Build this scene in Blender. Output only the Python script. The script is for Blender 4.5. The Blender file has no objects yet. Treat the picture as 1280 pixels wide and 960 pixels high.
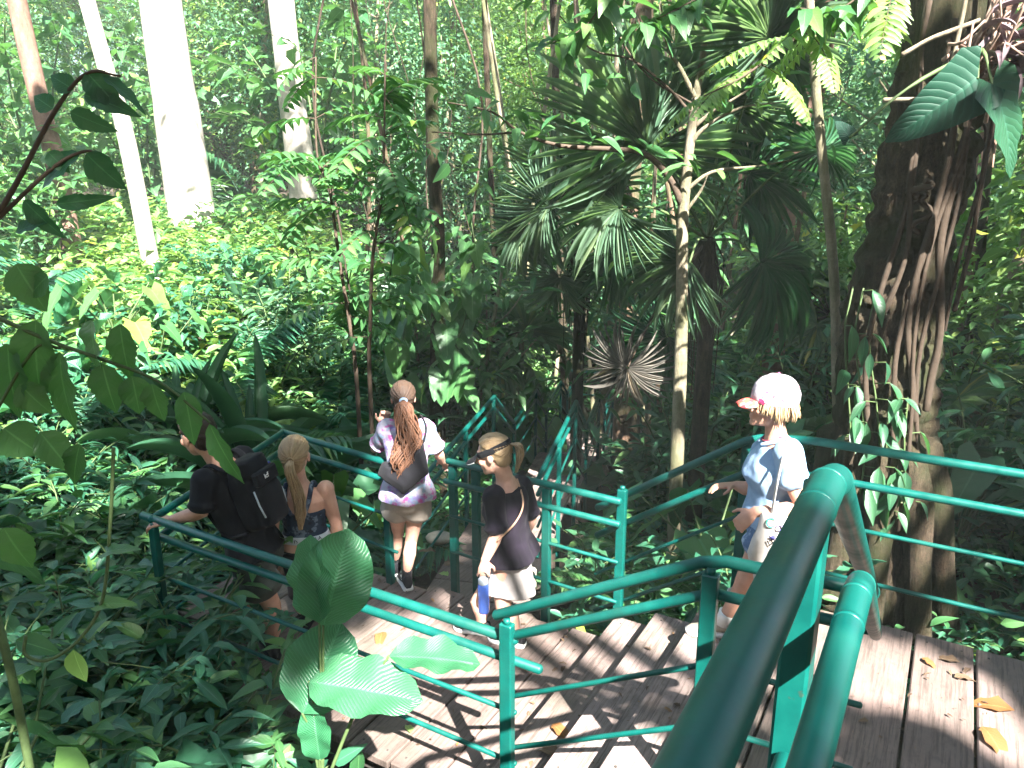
import bpy, math, random
import numpy as np
from mathutils import Vector, Matrix, noise
R = math.radians
rng = np.random.default_rng(11)
random.seed(11)
scene = bpy.context.scene
COL = scene.collection
PITCH = R(15.0); CP, SP = math.cos(PITCH), math.sin(PITCH); FPX = 960.0

# ------------------------------------------------------------------ measuring helpers
# (the photograph was measured with a 27 mm lens tilted 15 degrees down; the camera is the origin)
def ray(px, py):
    xc = (px - 640) / FPX; yc = (480 - py) / FPX
    return xc, CP + yc * SP, -SP + yc * CP
def PZ(px, py, z):
    x, y, zz = ray(px, py); k = z / zz
    return Vector((x * k, y * k, z))
def PY(px, py, Y):
    x, y, zz = ray(px, py); k = Y / y
    return Vector((x * k, Y, zz * k))
def proj(p):
    d = p[1] * CP - p[2] * SP
    if d < .05: return None
    up = p[1] * SP + p[2] * CP
    return 640 + FPX * p[0] / d, 480 - FPX * up / d, d
def W(u, v, z): return Vector((.5 * u + .8660254 * v, .8660254 * u - .5 * v, z))   # walkway axes
UD = Vector((.5, .8660254, 0)); VD = Vector((.8660254, -.5, 0)); ZD = Vector((0, 0, 1))

def sstep(a, b, x):
    t = np.clip((x - a) / (b - a), 0, 1); return t * t * (3 - 2 * t)
def ground(x, y):
    x = np.asarray(x, float); y = np.asarray(y, float)
    hl = np.clip(-3.0 + .15 * (y - 4.5), -3.0, -1.05)
    hc = np.clip(-3.45 - .2 * (y - 5), -5.6, -3.3) + 2.2 * sstep(16, 28, y)
    hr = np.clip(-3.1 - .05 * (y - 5), -3.6, -3.0)
    wl = sstep(-1.2, -5.0, x); wr = sstep(2.0, 5.5, x)
    h = hc * (1 - wl) * (1 - wr) + hl * wl + hr * wr
    h = h + 11 * sstep(34, 85, y) + .10 * np.sin(x * 1.7 + 1.3 * np.sin(y * .9)) * np.cos(y * 1.3)
    return h

# ------------------------------------------------------------------ object helpers
def tag(o, label=None, cat=None, group=None, kind=None):
    if label: o['label'] = label
    if cat: o['category'] = cat
    if group: o['group'] = group
    if kind: o['kind'] = kind
    return o
def empty(name, loc=(0, 0, 0), rz=0):
    o = bpy.data.objects.new(name, None); COL.objects.link(o)
    o.location = loc; o.rotation_euler = (0, 0, rz); o.empty_display_size = .1
    return o
def link(name, me, parent=None, local=False):
    o = bpy.data.objects.new(name, me); COL.objects.link(o)
    if parent is not None:
        o.parent = parent
        if not local:
            o.matrix_parent_inverse = (Matrix.Translation(parent.location) @ parent.rotation_euler.to_matrix().to_4x4()).inverted()
    return o
def np_mesh(name, V, Q, UV=None, mats=(), smooth=True):
    me = bpy.data.meshes.new(name)
    V = np.asarray(V, np.float32); Q = np.asarray(Q, np.int32)
    me.vertices.add(len(V)); me.vertices.foreach_set('co', V.ravel())
    me.loops.add(Q.size); me.loops.foreach_set('vertex_index', Q.ravel())
    me.polygons.add(len(Q)); me.polygons.foreach_set('loop_start', np.arange(0, Q.size, Q.shape[1], dtype=np.int32))
    if UV is not None:
        l = me.uv_layers.new(name='UVMap'); l.data.foreach_set('uv', np.asarray(UV, np.float32)[Q.ravel()].ravel())
    me.update(calc_edges=True)
    if smooth: me.polygons.foreach_set('use_smooth', np.ones(len(Q), bool))
    for m in mats: me.materials.append(m)
    return me

class MB:
    """collects boxes, tubes and lofts into one mesh"""
    def __init__(s): s.v = []; s.f = []; s.m = []; s.sm = []
    def add(s, vs, fs, mi=0, smooth=True):
        o = len(s.v); s.v += [tuple(p) for p in vs]
        for f in fs: s.f.append([i + o for i in f]); s.m.append(mi); s.sm.append(smooth)
    def box(s, c, size, ax=None, mi=0, bev=.004):
        """box with chamfered long edges; ax = three axes"""
        c = Vector(c); X, Y, Z = ax if ax else (Vector((1, 0, 0)), Vector((0, 1, 0)), ZD)
        a, b, h = size[0] / 2, size[1] / 2, size[2] / 2
        bev = min(bev, a * .4, b * .4, h * .4)
        vs = []
        def ring(z, ins):
            pts = [(-a + bev, -b + ins), (a - bev, -b + ins), (a - ins, -b + bev), (a - ins, b - bev), (a - bev, b - ins), (-a + bev, b - ins), (-a + ins, b - bev), (-a + ins, -b + bev)]
            return [c + X * x + Y * y + Z * z for x, y in pts]
        for z, ins in ((-h, bev), (-h + bev, 0), (h - bev, 0), (h, bev)): vs += ring(z, ins)
        fs = [tuple(range(7, -1, -1)), tuple(range(24, 32))]
        for k in range(3):
            for i in range(8): fs.append((k * 8 + i, k * 8 + (i + 1) % 8, k * 8 + 8 + (i + 1) % 8, k * 8 + 8 + i))
        s.add(vs, fs, mi, False)
    def rings(s, rings, mi=0, cap=True):
        n = len(rings[0]); vs = [p for r in rings for p in r]; fs = []
        for k in range(len(rings) - 1):
            for i in range(n): fs.append((k * n + i, k * n + (i + 1) % n, (k + 1) * n + (i + 1) % n, (k + 1) * n + i))
        if cap: fs.append(tuple(range(n - 1, -1, -1))); fs.append(tuple(range((len(rings) - 1) * n, len(rings) * n)))
        s.add(vs, fs, mi)
    def tube(s, pts, r, n=10, mi=0, round_ends=True, lump=0.0, flat=None, mitre=True):
        pts = [Vector(p) for p in pts]
        rad = list(r) if hasattr(r, '__len__') else [r] * len(pts)
        T = []
        for i in range(len(pts)):
            a = pts[max(i - 1, 0)]; b = pts[min(i + 1, len(pts) - 1)]
            if 0 < i < len(pts) - 1: t = ((pts[i] - a).normalized() + (b - pts[i]).normalized())
            else: t = b - a
            T.append(t.normalized() if t.length > 1e-9 else Vector((0, 0, 1)))
        ref = Vector((0, 0, 1)) if abs(T[0].z) < .9 else Vector((1, 0, 0))
        rs = []; x = T[0].cross(ref).normalized()
        def ring(c, t, x, rr, k):
            y = t.cross(x).normalized(); out = []
            for i in range(n):
                a = 2 * math.pi * i / n; q = rr
                if lump: q *= 1 + lump * noise.noise(Vector((math.cos(a) * 1.3, math.sin(a) * 1.3, k * .35)) + c * .35) + lump * .5 * math.sin(a * 5 + c.z * .8)
                out.append(c + (x * math.cos(a) + y * math.sin(a) * (flat or 1)) * q)
            return out
        for i, (c, t, rr) in enumerate(zip(pts, T, rad)):
            x = (x - t * x.dot(t)).normalized()
            sc = 1.0
            if i == 0 and round_ends:
                for q, w in ((1, .25), (.75, .7)): rs.append(ring(c - t * rr * .5 * q, t, x, rr * w, i))
            rs.append(ring(c, t, x, rr * sc, i))
            if i == len(pts) - 1 and round_ends:
                for q, w in ((.75, .7), (1, .25)): rs.append(ring(c + t * rr * .5 * q, t, x, rr * w, i))
        s.rings(rs, mi)
    def ball(s, c, rad, ax=None, mi=0, n=14, m=9):
        c = Vector(c); X, Y, Z = ax if ax else (Vector((1, 0, 0)), Vector((0, 1, 0)), ZD)
        rx, ry, rz = rad if hasattr(rad, '__len__') else (rad,) * 3
        rs = []
        for j in range(m + 1):
            th = math.pi * (j + .12) / (m + .24); z = -math.cos(th); q = math.sin(th)
            rs.append([c + X * rx * q * math.cos(2 * math.pi * i / n) + Y * ry * q * math.sin(2 * math.pi * i / n) + Z * rz * z for i in range(n)])
        s.rings(rs, mi)
    def mesh(s, name, mats):
        me = bpy.data.meshes.new(name); me.from_pydata(s.v, [], s.f)
        for m in (mats if isinstance(mats, (list, tuple)) else [mats]): me.materials.append(m)
        me.polygons.foreach_set('material_index', s.m); me.polygons.foreach_set('use_smooth', s.sm)
        me.update(); return me
    def build(s, name, mats, parent=None, local=False): return link(name, s.mesh(name, mats), parent, local)

def spline(pts, n=8):
    """Catmull-Rom through points"""
    P = [Vector(p) for p in pts]; P = [P[0] * 2 - P[1]] + P + [P[-1] * 2 - P[-2]]; out = []
    for i in range(1, len(P) - 2):
        for k in range(n):
            t = k / n; a, b, c, d = P[i - 1], P[i], P[i + 1], P[i + 2]
            out.append(.5 * ((2 * b) + (c - a) * t + (2 * a - 5 * b + 4 * c - d) * t * t + (3 * b - a - 3 * c + d) * t ** 3))
    out.append(P[-2]); return out

# ------------------------------------------------------------------ materials
def newmat(name):
    m = bpy.data.materials.new(name); m.use_nodes = True; nt = m.node_tree; nt.nodes.clear()
    out = nt.nodes.new('ShaderNodeOutputMaterial'); b = nt.nodes.new('ShaderNodeBsdfPrincipled')
    nt.links.new(b.outputs[0], out.inputs[0]); return m, nt, b, out
def N(nt, t, **kw):
    n = nt.nodes.new(t)
    for k, v in kw.items():
        if k.startswith('i_'): n.inputs[k[2:].replace('_', ' ')].default_value = v
        else: setattr(n, k, v)
    return n
def ramp(nt, fac, stops):
    r = nt.nodes.new('ShaderNodeValToRGB'); e = r.color_ramp.elements
    while len(e) < len(stops): e.new(.5)
    for el, (p, c) in zip(e, stops): el.position = p; el.color = (*c, 1)
    nt.links.new(fac, r.inputs[0]); return r.outputs[0]
def math_n(nt, op, a, b=None, c=None):
    n = nt.nodes.new('ShaderNodeMath'); n.operation = op
    for i, q in enumerate((a, b, c)):
        if q is None: continue
        if hasattr(q, 'node'): nt.links.new(q, n.inputs[i])
        else: n.inputs[i].default_value = q
    return n.outputs[0]
def mixc(nt, fac, a, b, mode='MIX'):
    n = nt.nodes.new('ShaderNodeMix'); n.data_type = 'RGBA'; n.blend_type = mode
    for sock, q in ((n.inputs[0], fac), (n.inputs[6], a), (n.inputs[7], b)):
        if hasattr(q, 'node'): nt.links.new(q, sock)
        else: sock.default_value = q if not isinstance(q, tuple) else (*q, 1)
    return n.outputs[2]
def noise_n(nt, scale, detail=4, coord='Object', stretch=None, rough=.6):
    tc = nt.nodes.new('ShaderNodeTexCoord'); n = nt.nodes.new('ShaderNodeTexNoise')
    n.inputs['Scale'].default_value = scale; n.inputs['Detail'].default_value = detail; n.inputs['Roughness'].default_value = rough
    src = tc.outputs[coord]
    if stretch:
        mp = nt.nodes.new('ShaderNodeMapping'); mp.inputs['Scale'].default_value = stretch
        nt.links.new(src, mp.inputs[0]); src = mp.outputs[0]
    nt.links.new(src, n.inputs['Vector']); return n.outputs['Fac']
def bump(nt, b, h, strength=.3, dist=.02):
    n = nt.nodes.new('ShaderNodeBump'); n.inputs['Strength'].default_value = strength; n.inputs['Distance'].default_value = dist
    nt.links.new(h, n.inputs['Height']); nt.links.new(n.outputs[0], b.inputs['Normal']); return n

def leaf_mat(name, c1, c2, rough=.42, transl=.3, ribs=0, pale=None, spec=.5):
    m, nt, b, out = newmat(name)
    g = nt.nodes.new('ShaderNodeNewGeometry'); rnd = g.outputs['Random Per Island']
    mid = tuple((x + y) / 2 for x, y in zip(c1, c2))
    stops = [(0, c1), (.5, mid), (.86, c2), (.97, tuple(min(1, x * k) for x, k in zip(c2, (1.7, 1.35, .9)))), (1, (c2[0] * 3.2, c2[1] * 1.7, c2[2] * .7))]
    col = ramp(nt, rnd, stops)
    uv = nt.nodes.new('ShaderNodeUVMap'); sp = nt.nodes.new('ShaderNodeSeparateXYZ'); nt.links.new(uv.outputs[0], sp.inputs[0])
    ax = math_n(nt, 'ABSOLUTE', math_n(nt, 'SUBTRACT', sp.outputs[0], .5))
    rib = math_n(nt, 'LESS_THAN', ax, .025)
    col = mixc(nt, math_n(nt, 'MULTIPLY', rib, .45), col, pale or tuple(min(1, x * 2.0 + .02) for x in c2))
    blotch = noise_n(nt, 9, 3)
    col = mixc(nt, math_n(nt, 'MULTIPLY', blotch, .35), col, tuple(x * .55 for x in c1))
    nv = ribs or 9
    ph = math_n(nt, 'MULTIPLY', math_n(nt, 'SUBTRACT', sp.outputs[1], math_n(nt, 'MULTIPLY', ax, .55)), nv * 6.2832)
    vein = math_n(nt, 'POWER', math_n(nt, 'ABSOLUTE', math_n(nt, 'SINE', math_n(nt, 'MULTIPLY', ph, .5))), .6 if ribs else .25)
    if ribs:
        col = mixc(nt, math_n(nt, 'MULTIPLY', math_n(nt, 'SUBTRACT', 1, vein), .35), col, tuple(min(1, x * 1.9 + .01) for x in c2))
    nt.links.new(col, b.inputs['Base Color'])
    b.inputs['Roughness'].default_value = rough; b.inputs['Specular IOR Level'].default_value = spec
    bump(nt, b, vein, .55 if ribs else .35, .006 if ribs else .003)
    tr = nt.nodes.new('ShaderNodeBsdfTranslucent')
    tc = mixc(nt, .5, col, (c2[0] * 1.9, c2[1] * 2.0, c2[2] * .8)); nt.links.new(tc, tr.inputs[0])
    mx = nt.nodes.new('ShaderNodeMixShader'); mx.inputs[0].default_value = transl
    nt.links.new(b.outputs[0], mx.inputs[1]); nt.links.new(tr.outputs[0], mx.inputs[2]); nt.links.new(mx.outputs[0], out.inputs[0])
    return m
def plain(name, c, rough=.6, spec=.3, var=.25, scale=25, bumpk=.15, metal=0, stretch=None, c2=None, detail=4):
    m, nt, b, out = newmat(name); f = noise_n(nt, scale, detail, stretch=stretch)
    lo = tuple(x * (1 - var) for x in c); hi = c2 or tuple(min(1, x * (1 + var)) for x in c)
    nt.links.new(ramp(nt, f, [(.3, lo), (.7, hi)]), b.inputs['Base Color'])
    b.inputs['Roughness'].default_value = rough; b.inputs['Specular IOR Level'].default_value = spec; b.inputs['Metallic'].default_value = metal
    if bumpk: bump(nt, b, f, bumpk, .01)
    return m
def bark(name, c1, c2, moss=None, scale=6, stretch=(1, 1, .18), bk=.8, dist=.05):
    m, nt, b, out = newmat(name)
    f = noise_n(nt, scale, 10, stretch=stretch, rough=.78); g = noise_n(nt, 1.6, 6, rough=.7); h_ = noise_n(nt, scale * 4, 5)
    col = ramp(nt, f, [(.36, c1), (.62, c2)]); col = mixc(nt, ramp(nt, h_, [(.45, (0, 0, 0)), (.7, (.6,) * 3)]), col, c1)
    if moss is not None: col = mixc(nt, ramp(nt, g, [(.42, (0, 0, 0)), (.62, (.85,) * 3)]), col, moss)
    nt.links.new(col, b.inputs['Base Color']); b.inputs['Roughness'].default_value = .85; b.inputs['Specular IOR Level'].default_value = .2
    bump(nt, b, f, bk, dist); return m

M = {}
M['green_paint'] = None
def paint():
    m, nt, b, out = newmat('green_paint')
    f = noise_n(nt, 14, 6); g = noise_n(nt, 3, 3)
    col = ramp(nt, f, [(.3, (.0015, .060, .052)), (.7, (.003, .094, .076))])
    chip = ramp(nt, noise_n(nt, 38, 5), [(.70, (0, 0, 0)), (.73, (1, 1, 1))])
    col = mixc(nt, math_n(nt, 'MULTIPLY', chip, .7), col, (.03, .055, .04))
    scr = ramp(nt, noise_n(nt, 9, 7, stretch=(1, 1, 6), rough=.8), [(.66, (0, 0, 0)), (.70, (.8,) * 3)]); col = mixc(nt, scr, col, (.045, .030, .018))
    dirt = ramp(nt, g, [(.5, (0, 0, 0)), (.75, (.6,) * 3)])
    col = mixc(nt, dirt, col, (.012, .052, .038))
    nt.links.new(col, b.inputs['Base Color'])
    nt.links.new(ramp(nt, f, [(.3, (.30,) * 3), (.75, (.50,) * 3)]), b.inputs['Roughness'])
    b.inputs['Specular IOR Level'].default_value = .3
    bump(nt, b, f, .12, .004); return m
M['green_paint'] = paint()
def wood():
    m, nt, b, out = newmat('weathered_planks')
    g = nt.nodes.new('ShaderNodeNewGeometry'); rnd = g.outputs['Random Per Island']
    f = noise_n(nt, 3.0, 7, rough=.7); gr = noise_n(nt, 22, 6, stretch=(1, 1, 1)); big = noise_n(nt, 1.3, 3)
    base = ramp(nt, rnd, [(0, (.175, .125, .110)), (.5, (.240, .178, .160)), (1, (.31, .238, .220))])
    col = mixc(nt, ramp(nt, f, [(.35, (0, 0, 0)), (.7, (.75,) * 3)]), base, (.095, .078, .068))
    col = mixc(nt, ramp(nt, big, [(.5, (0, 0, 0)), (.68, (.5,) * 3)]), col, (.07, .07, .042))
    col = mixc(nt, ramp(nt, gr, [(.55, (0, 0, 0)), (.75, (.35,) * 3)]), col, (.04, .03, .025))
    tc = nt.nodes.new('ShaderNodeTexCoord'); mp = nt.nodes.new('ShaderNodeMapping'); mp.inputs['Rotation'].default_value = (0, 0, R(-60)); mp2 = nt.nodes.new('ShaderNodeMapping'); mp2.inputs['Scale'].default_value = (2.2, 42, 8)
    gn = nt.nodes.new('ShaderNodeTexNoise'); gn.inputs['Scale'].default_value = 1.6; gn.inputs['Detail'].default_value = 6; gn.inputs['Roughness'].default_value = .7
    nt.links.new(tc.outputs['Object'], mp.inputs[0]); nt.links.new(mp.outputs[0], mp2.inputs[0]); nt.links.new(mp2.outputs[0], gn.inputs['Vector']); grain = gn.outputs['Fac']
    col = mixc(nt, ramp(nt, grain, [(.48, (0, 0, 0)), (.62, (.65,) * 3)]), col, (.055, .043, .036)); gr = grain
    nt.links.new(col, b.inputs['Base Color']); b.inputs['Roughness'].default_value = .75; b.inputs['Specular IOR Level'].default_value = .25
    bump(nt, b, gr, .5, .006); return m
M['wood'] = wood()
M['timber'] = plain('dark_timber', (.05, .045, .04), .8)
L_ = leaf_mat
M['leaf_mid'] = L_('mid_green_leaf', (.036, .130, .044), (.090, .220, .070))
M['leaf_dark'] = L_('dark_glossy_leaf', (.020, .082, .042), (.050, .150, .066), rough=.42)
M['leaf_blue'] = L_('blue_green_leaf', (.020, .108, .062), (.058, .190, .100), rough=.42)
M['leaf_lime'] = L_('yellow_green_leaf', (.12, .25, .07), (.27, .41, .14), transl=.4)
M['leaf_deep'] = L_('deep_shade_leaf', (.006, .040, .024), (.012, .060, .036), rough=.5, transl=.08, ribs=12, spec=.3)
M['leaf_far'] = L_('far_canopy_leaf', (.062, .170, .050), (.190, .325, .100), rough=.5, transl=.35)
M['leaf_far2'] = L_('far_darker_leaf', (.040, .130, .066), (.105, .230, .120), rough=.5)  # darker, bluer green than the other far leaf
M['leaf_rib'] = L_('ribbed_broad_leaf', (.022, .125, .055), (.048, .180, .080), rough=.38, ribs=26, transl=.3)
M['leaf_strap'] = L_('strap_leaf', (.024, .092, .050), (.060, .150, .072), rough=.55, spec=.3, ribs=0)
M['leaf_fan'] = L_('fan_palm_leaf', (.060, .140, .085), (.150, .235, .150), rough=.5, transl=.35)
M['leaf_grey'] = L_('dead_fan_leaf', (.085, .078, .065), (.16, .145, .12), rough=.7, transl=.1)
M['leaf_red'] = L_('fallen_leaf', (.13, .045, .018), (.26, .12, .03), rough=.7, transl=.1)
M['leaf_brown'] = L_('litter_leaf', (.06, .035, .02), (.16, .10, .055), rough=.8, transl=.05)
M['stem'] = plain('plant_stem', (.07, .11, .04), .6)
M['twig'] = plain('twig_bark', (.07, .05, .035), .8)
M['bark_pale'] = bark('pale_bark', (.34, .30, .25), (.52, .48, .42), None, 5, (1, 1, .4), .3, .03)
M['bark_pink'] = bark('pinkish_bark', (.12, .07, .05), (.26, .16, .12), None, 5, (1, 1, .3), .4, .03)
M['bark_dark'] = bark('dark_mossy_bark', (.014, .010, .007), (.105, .075, .050), (.030, .040, .014), 16, (1, 1, .22), 1.0, .05)
M['bark_brown'] = bark('brown_bark', (.06, .036, .024), (.22, .14, .095), (.07, .085, .04), 14)
M['bark_grey'] = bark('grey_branch_bark', (.16, .13, .09), (.34, .29, .21), (.10, .11, .05), 9)
M['vine'] = plain('vine_bark', (.045, .032, .022), .9)
def soil():
    m, nt, b, out = newmat('forest_soil'); f = noise_n(nt, 2.2, 8, rough=.75); g = noise_n(nt, 30, 5)
    col = ramp(nt, f, [(.3, (.018, .013, .009)), (.55, (.045, .032, .02)), (.75, (.05, .055, .022))])
    col = mixc(nt, ramp(nt, g, [(.5, (0, 0, 0)), (.65, (.6,) * 3)]), col, (.09, .06, .035))
    nt.links.new(col, b.inputs['Base Color']); b.inputs['Roughness'].default_value = .95
    bump(nt, b, g, .6, .03); return m
M['soil'] = soil()
M['stone'] = plain('pale_stone', (.30, .27, .22), .85, scale=12, bumpk=.4)
SUN_AZ = Vector((.36, -.93, 0)).normalized(); SUN_EL = R(45)
SUN = SUN_AZ * math.cos(SUN_EL) + ZD * math.sin(SUN_EL)
SUN_STR, SKY_STR, EXPO = 5.0, .05, 3.2
# ------------------------------------------------------------------ leaves
def leaf_tpl(kind, nl=6, droop=.15, fold=.3, wave=0.0, nw=1, teeth=0):
    t = np.linspace(0, 1, nl + 1)
    if kind == 'ovate': w = np.sin(np.pi * t ** .75) ** .85 * (1 - .25 * t)
    elif kind == 'lance': w = np.sin(np.pi * t ** .8) ** 1.1
    elif kind == 'ellip': w = np.sin(np.pi * t) ** .7
    elif kind == 'paddle': w = np.sin(np.pi * np.clip(t, 0, 1) ** .95) ** .5
    elif kind == 'heart': w = np.clip((t + .10) / .22, 0, 1) ** .5 * (1 - t) ** .62
    elif kind == 'strap': w = np.clip(t * 9, 0, 1) ** .6 * (1 - t ** 3) ** .8
    elif kind == 'seg': w = .35 + .65 * np.sin(np.pi * np.clip(t * .9 + .05, 0, 1)); w[-1] = .05
    elif kind == 'twin': w = np.sin(np.pi * t ** .8) ** .6
    w = np.maximum(w, .03)
    if teeth: w = w * (1 + .16 * (np.abs(((t * teeth) % 1) - .5) * 2 - .5))
    s = np.linspace(-1, 1, 2 * nw + 1); V = []; UV = []
    for i, ti in enumerate(t):
        for sj in s:
            x = .5 * w[i] * sj; y = ti
            if kind == 'heart': y = ti - .16 * abs(sj) * (1 - ti) * (1 if ti < .3 else .5)
            z = fold * abs(x) * .5 - droop * ti ** 2 + wave * math.sin(ti * 17 + sj * 2) * abs(sj) * w[i] * .12
            V.append((x, y, z)); UV.append((.5 + .5 * sj, ti))
    c = 2 * nw + 1; Q = []
    for i in range(nl):
        for j in range(2 * nw): Q.append((i * c + j, i * c + j + 1, (i + 1) * c + j + 1, (i + 1) * c + j))
    # arc: bend so the droop keeps length
    return np.array(V), np.array(Q), np.array(UV)
def arch_tpl(kind, nl, bend, fold=.25, nw=1, wave=0.0):
    """leaf whose midrib arcs through 'bend' radians"""
    V, Q, UV = leaf_tpl(kind, nl, 0, fold, wave, nw); V = V.copy()
    t = V[:, 1].copy(); z0 = V[:, 2].copy(); a = bend * t
    k = max(bend, 1e-3)
    V[:, 1] = np.sin(a) / k + z0 * np.sin(a); V[:, 2] = -(1 - np.cos(a)) / k + z0 * np.cos(a)
    return V, Q, UV
T = dict(
    ovate=leaf_tpl('ovate', 6, .18, .45), ovate2=leaf_tpl('ovate', 6, .35, .3, .5), lance=leaf_tpl('lance', 6, .25, .4),
    small=leaf_tpl('ellip', 4, .15, .4), far=leaf_tpl('ellip', 3, .18, .5), tooth=leaf_tpl('ovate', 18, .2, .3, .3, 1, 8),
    heart=leaf_tpl('heart', 8, .22, .25, .4, 2), paddle=leaf_tpl('paddle', 12, .12, .35, .5, 3), seg=leaf_tpl('seg', 5, .12, .6),
    leaflet=leaf_tpl('lance', 4, .22, .5), seg_droop=leaf_tpl('seg', 6, .45, .6), seg_soft=leaf_tpl('seg', 6, .26, .6))
for i, b_ in enumerate((.5, .9, 1.4, 1.9)):
    T['strap%d' % i] = arch_tpl('strap', 12, b_, .5, 1); T['pad%d' % i] = arch_tpl('paddle', 12, b_, .45, 2, .8)

class Leaves:
    def __init__(s): s.V = []; s.Q = []; s.UV = []; s.n = 0
    def add(s, tpl, pos, d, nrm, L, Wd):
        V, Q, UV = T[tpl] if isinstance(tpl, str) else tpl
        pos = np.atleast_2d(np.asarray(pos, float)); d = np.atleast_2d(np.asarray(d, float)); nrm = np.atleast_2d(np.asarray(nrm, float))
        n = len(pos); L = np.broadcast_to(np.asarray(L, float), (n,)); Wd = np.broadcast_to(np.asarray(Wd, float), (n,))
        d = d / np.maximum(np.linalg.norm(d, axis=1, keepdims=True), 1e-9)
        sd = np.cross(d, nrm); sd /= np.maximum(np.linalg.norm(sd, axis=1, keepdims=True), 1e-9); nn = np.cross(sd, d)
        P = (V[None, :, 0, None] * Wd[:, None, None]) * sd[:, None] + (V[None, :, 1, None] * L[:, None, None]) * d[:, None] \
            + (V[None, :, 2, None] * L[:, None, None]) * nn[:, None] + pos[:, None]
        # (z is scaled by the length; fold uses width so keep it modest)
        s.V.append(P.reshape(-1, 3)); s.UV.append(np.tile(UV, (n, 1)))
        s.Q.append((Q[None] + (np.arange(n) * len(V))[:, None, None] + s.n).reshape(-1, 4)); s.n += n * len(V)
    def mesh(s, name, mat): return np_mesh(name, np.concatenate(s.V), np.concatenate(s.Q), np.concatenate(s.UV), [mat])

def dirs(az, el): return np.stack([np.cos(az) * np.cos(el), np.sin(az) * np.cos(el), np.sin(el)], -1)
def upn(n, j=.35): return np.array([0, 0, 1.0]) + rng.normal(0, j, (n, 3))

PROTO = {}
def proto(key, parts): PROTO[key] = parts
def place(key, name, loc, rz=0, sc=1.0, label=None, cat=None, group=None, tilt=(0, 0)):
    e = bpy.data.objects.new(name, None); COL.objects.link(e); e.empty_display_size = .1
    e.location = loc; e.rotation_euler = (tilt[0], tilt[1], rz); e.scale = (sc, sc, sc) if not hasattr(sc, '__len__') else sc
    tag(e, label, cat, group)
    for pn, me in PROTO[key]:
        o = bpy.data.objects.new(pn, me); COL.objects.link(o); o.parent = e
    return e

def shrub(key, H, nst, L, wr, tpl, mat, spread=.5, gap=.07, el0=.35, el1=-.25, droop=.0, twigs=2):
    lv = Leaves(); st = MB()
    for k in range(nst):
        az = 6.283 * (k + rng.random() * .7) / nst; sp = spread * (.35 + .8 * rng.random()); h = H * (.6 + .5 * rng.random())
        b0 = Vector((math.cos(az), math.sin(az), 0)) * .05
        pts = [b0 + Vector((math.cos(az + .5 * t) * sp * t ** 1.4, math.sin(az + .5 * t) * sp * t ** 1.4, h * (t - .18 * t ** 3))) for t in np.linspace(0, 1, 7)]
        lines = [(pts, .007 + .004 * H)]
        for q in range(twigs):
            i = rng.integers(2, 6); a2 = az + rng.normal(0, 1.2); ln = h * .4
            tp = [pts[i] + Vector((math.cos(a2) * ln * t, math.sin(a2) * ln * t, ln * .5 * t * (1 - .3 * t))) for t in np.linspace(0, 1, 4)]
            lines.append((tp, .005))
        for pl, r in lines:
            st.tube(pl, [r * (1 - .6 * i / (len(pl) - 1)) for i in range(len(pl))], 5)
            A = np.array([tuple(p) for p in pl]); seg = np.linalg.norm(np.diff(A, axis=0), axis=1); tot = seg.sum()
            n = max(3, int(tot / gap)); tt = np.linspace(.22 if r > .006 else .15, 1, n)
            cum = np.concatenate([[0], np.cumsum(seg)]) / tot
            P = np.stack([np.interp(tt, cum, A[:, c]) for c in range(3)], -1)
            aa = az + np.arange(n) * 2.4 + rng.normal(0, .3, n); el = el1 + (el0 - el1) * tt ** 2 + rng.normal(0, .22, n)
            d = dirs(aa, el); LL = L * (.65 + .5 * rng.random(n)) * (1 - .3 * np.abs(tt - .6))
            lv.add(tpl, P + d * .02, d, upn(n, .3), LL, LL * wr * (.85 + .3 * rng.random(n)))
    proto(key, [('stem', st.mesh('stem', M['stem'])), ('foliage', lv.mesh('foliage', M[mat]))])

def rosette(key, n, L, wr, mat, kinds, el=(.5, 1.35), pet=.5, base=.12):
    lv = Leaves(); st = MB()
    for k in range(n):
        az = k * 2.4 + rng.normal(0, .3); e = el[0] + (el[1] - el[0]) * rng.random() ** .8
        d = Vector(dirs(np.array(az), np.array(e))); p0 = Vector((math.cos(az), math.sin(az), 0)) * base * rng.random()
        pl = L * pet * (.6 + .6 * rng.random()); p1 = p0 + d * pl
        st.tube([p0, p0.lerp(p1, .5) + Vector((0, 0, .02)), p1], [.012, .009, .007], 5)
        ll = L * (.7 + .5 * rng.random()); up = d.cross(Vector((-math.sin(az), math.cos(az), 0)))
        nn = Vector((-math.cos(az) * math.sin(e), -math.sin(az) * math.sin(e), math.cos(e))) + Vector(rng.normal(0, .25, 3))
        lv.add(kinds[rng.integers(len(kinds))], p1, d, nn, ll, ll * wr * (.85 + .3 * rng.random()))
    proto(key, [('stem', st.mesh('stem', M['stem'])), ('foliage', lv.mesh('foliage', M[mat]))])

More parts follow.
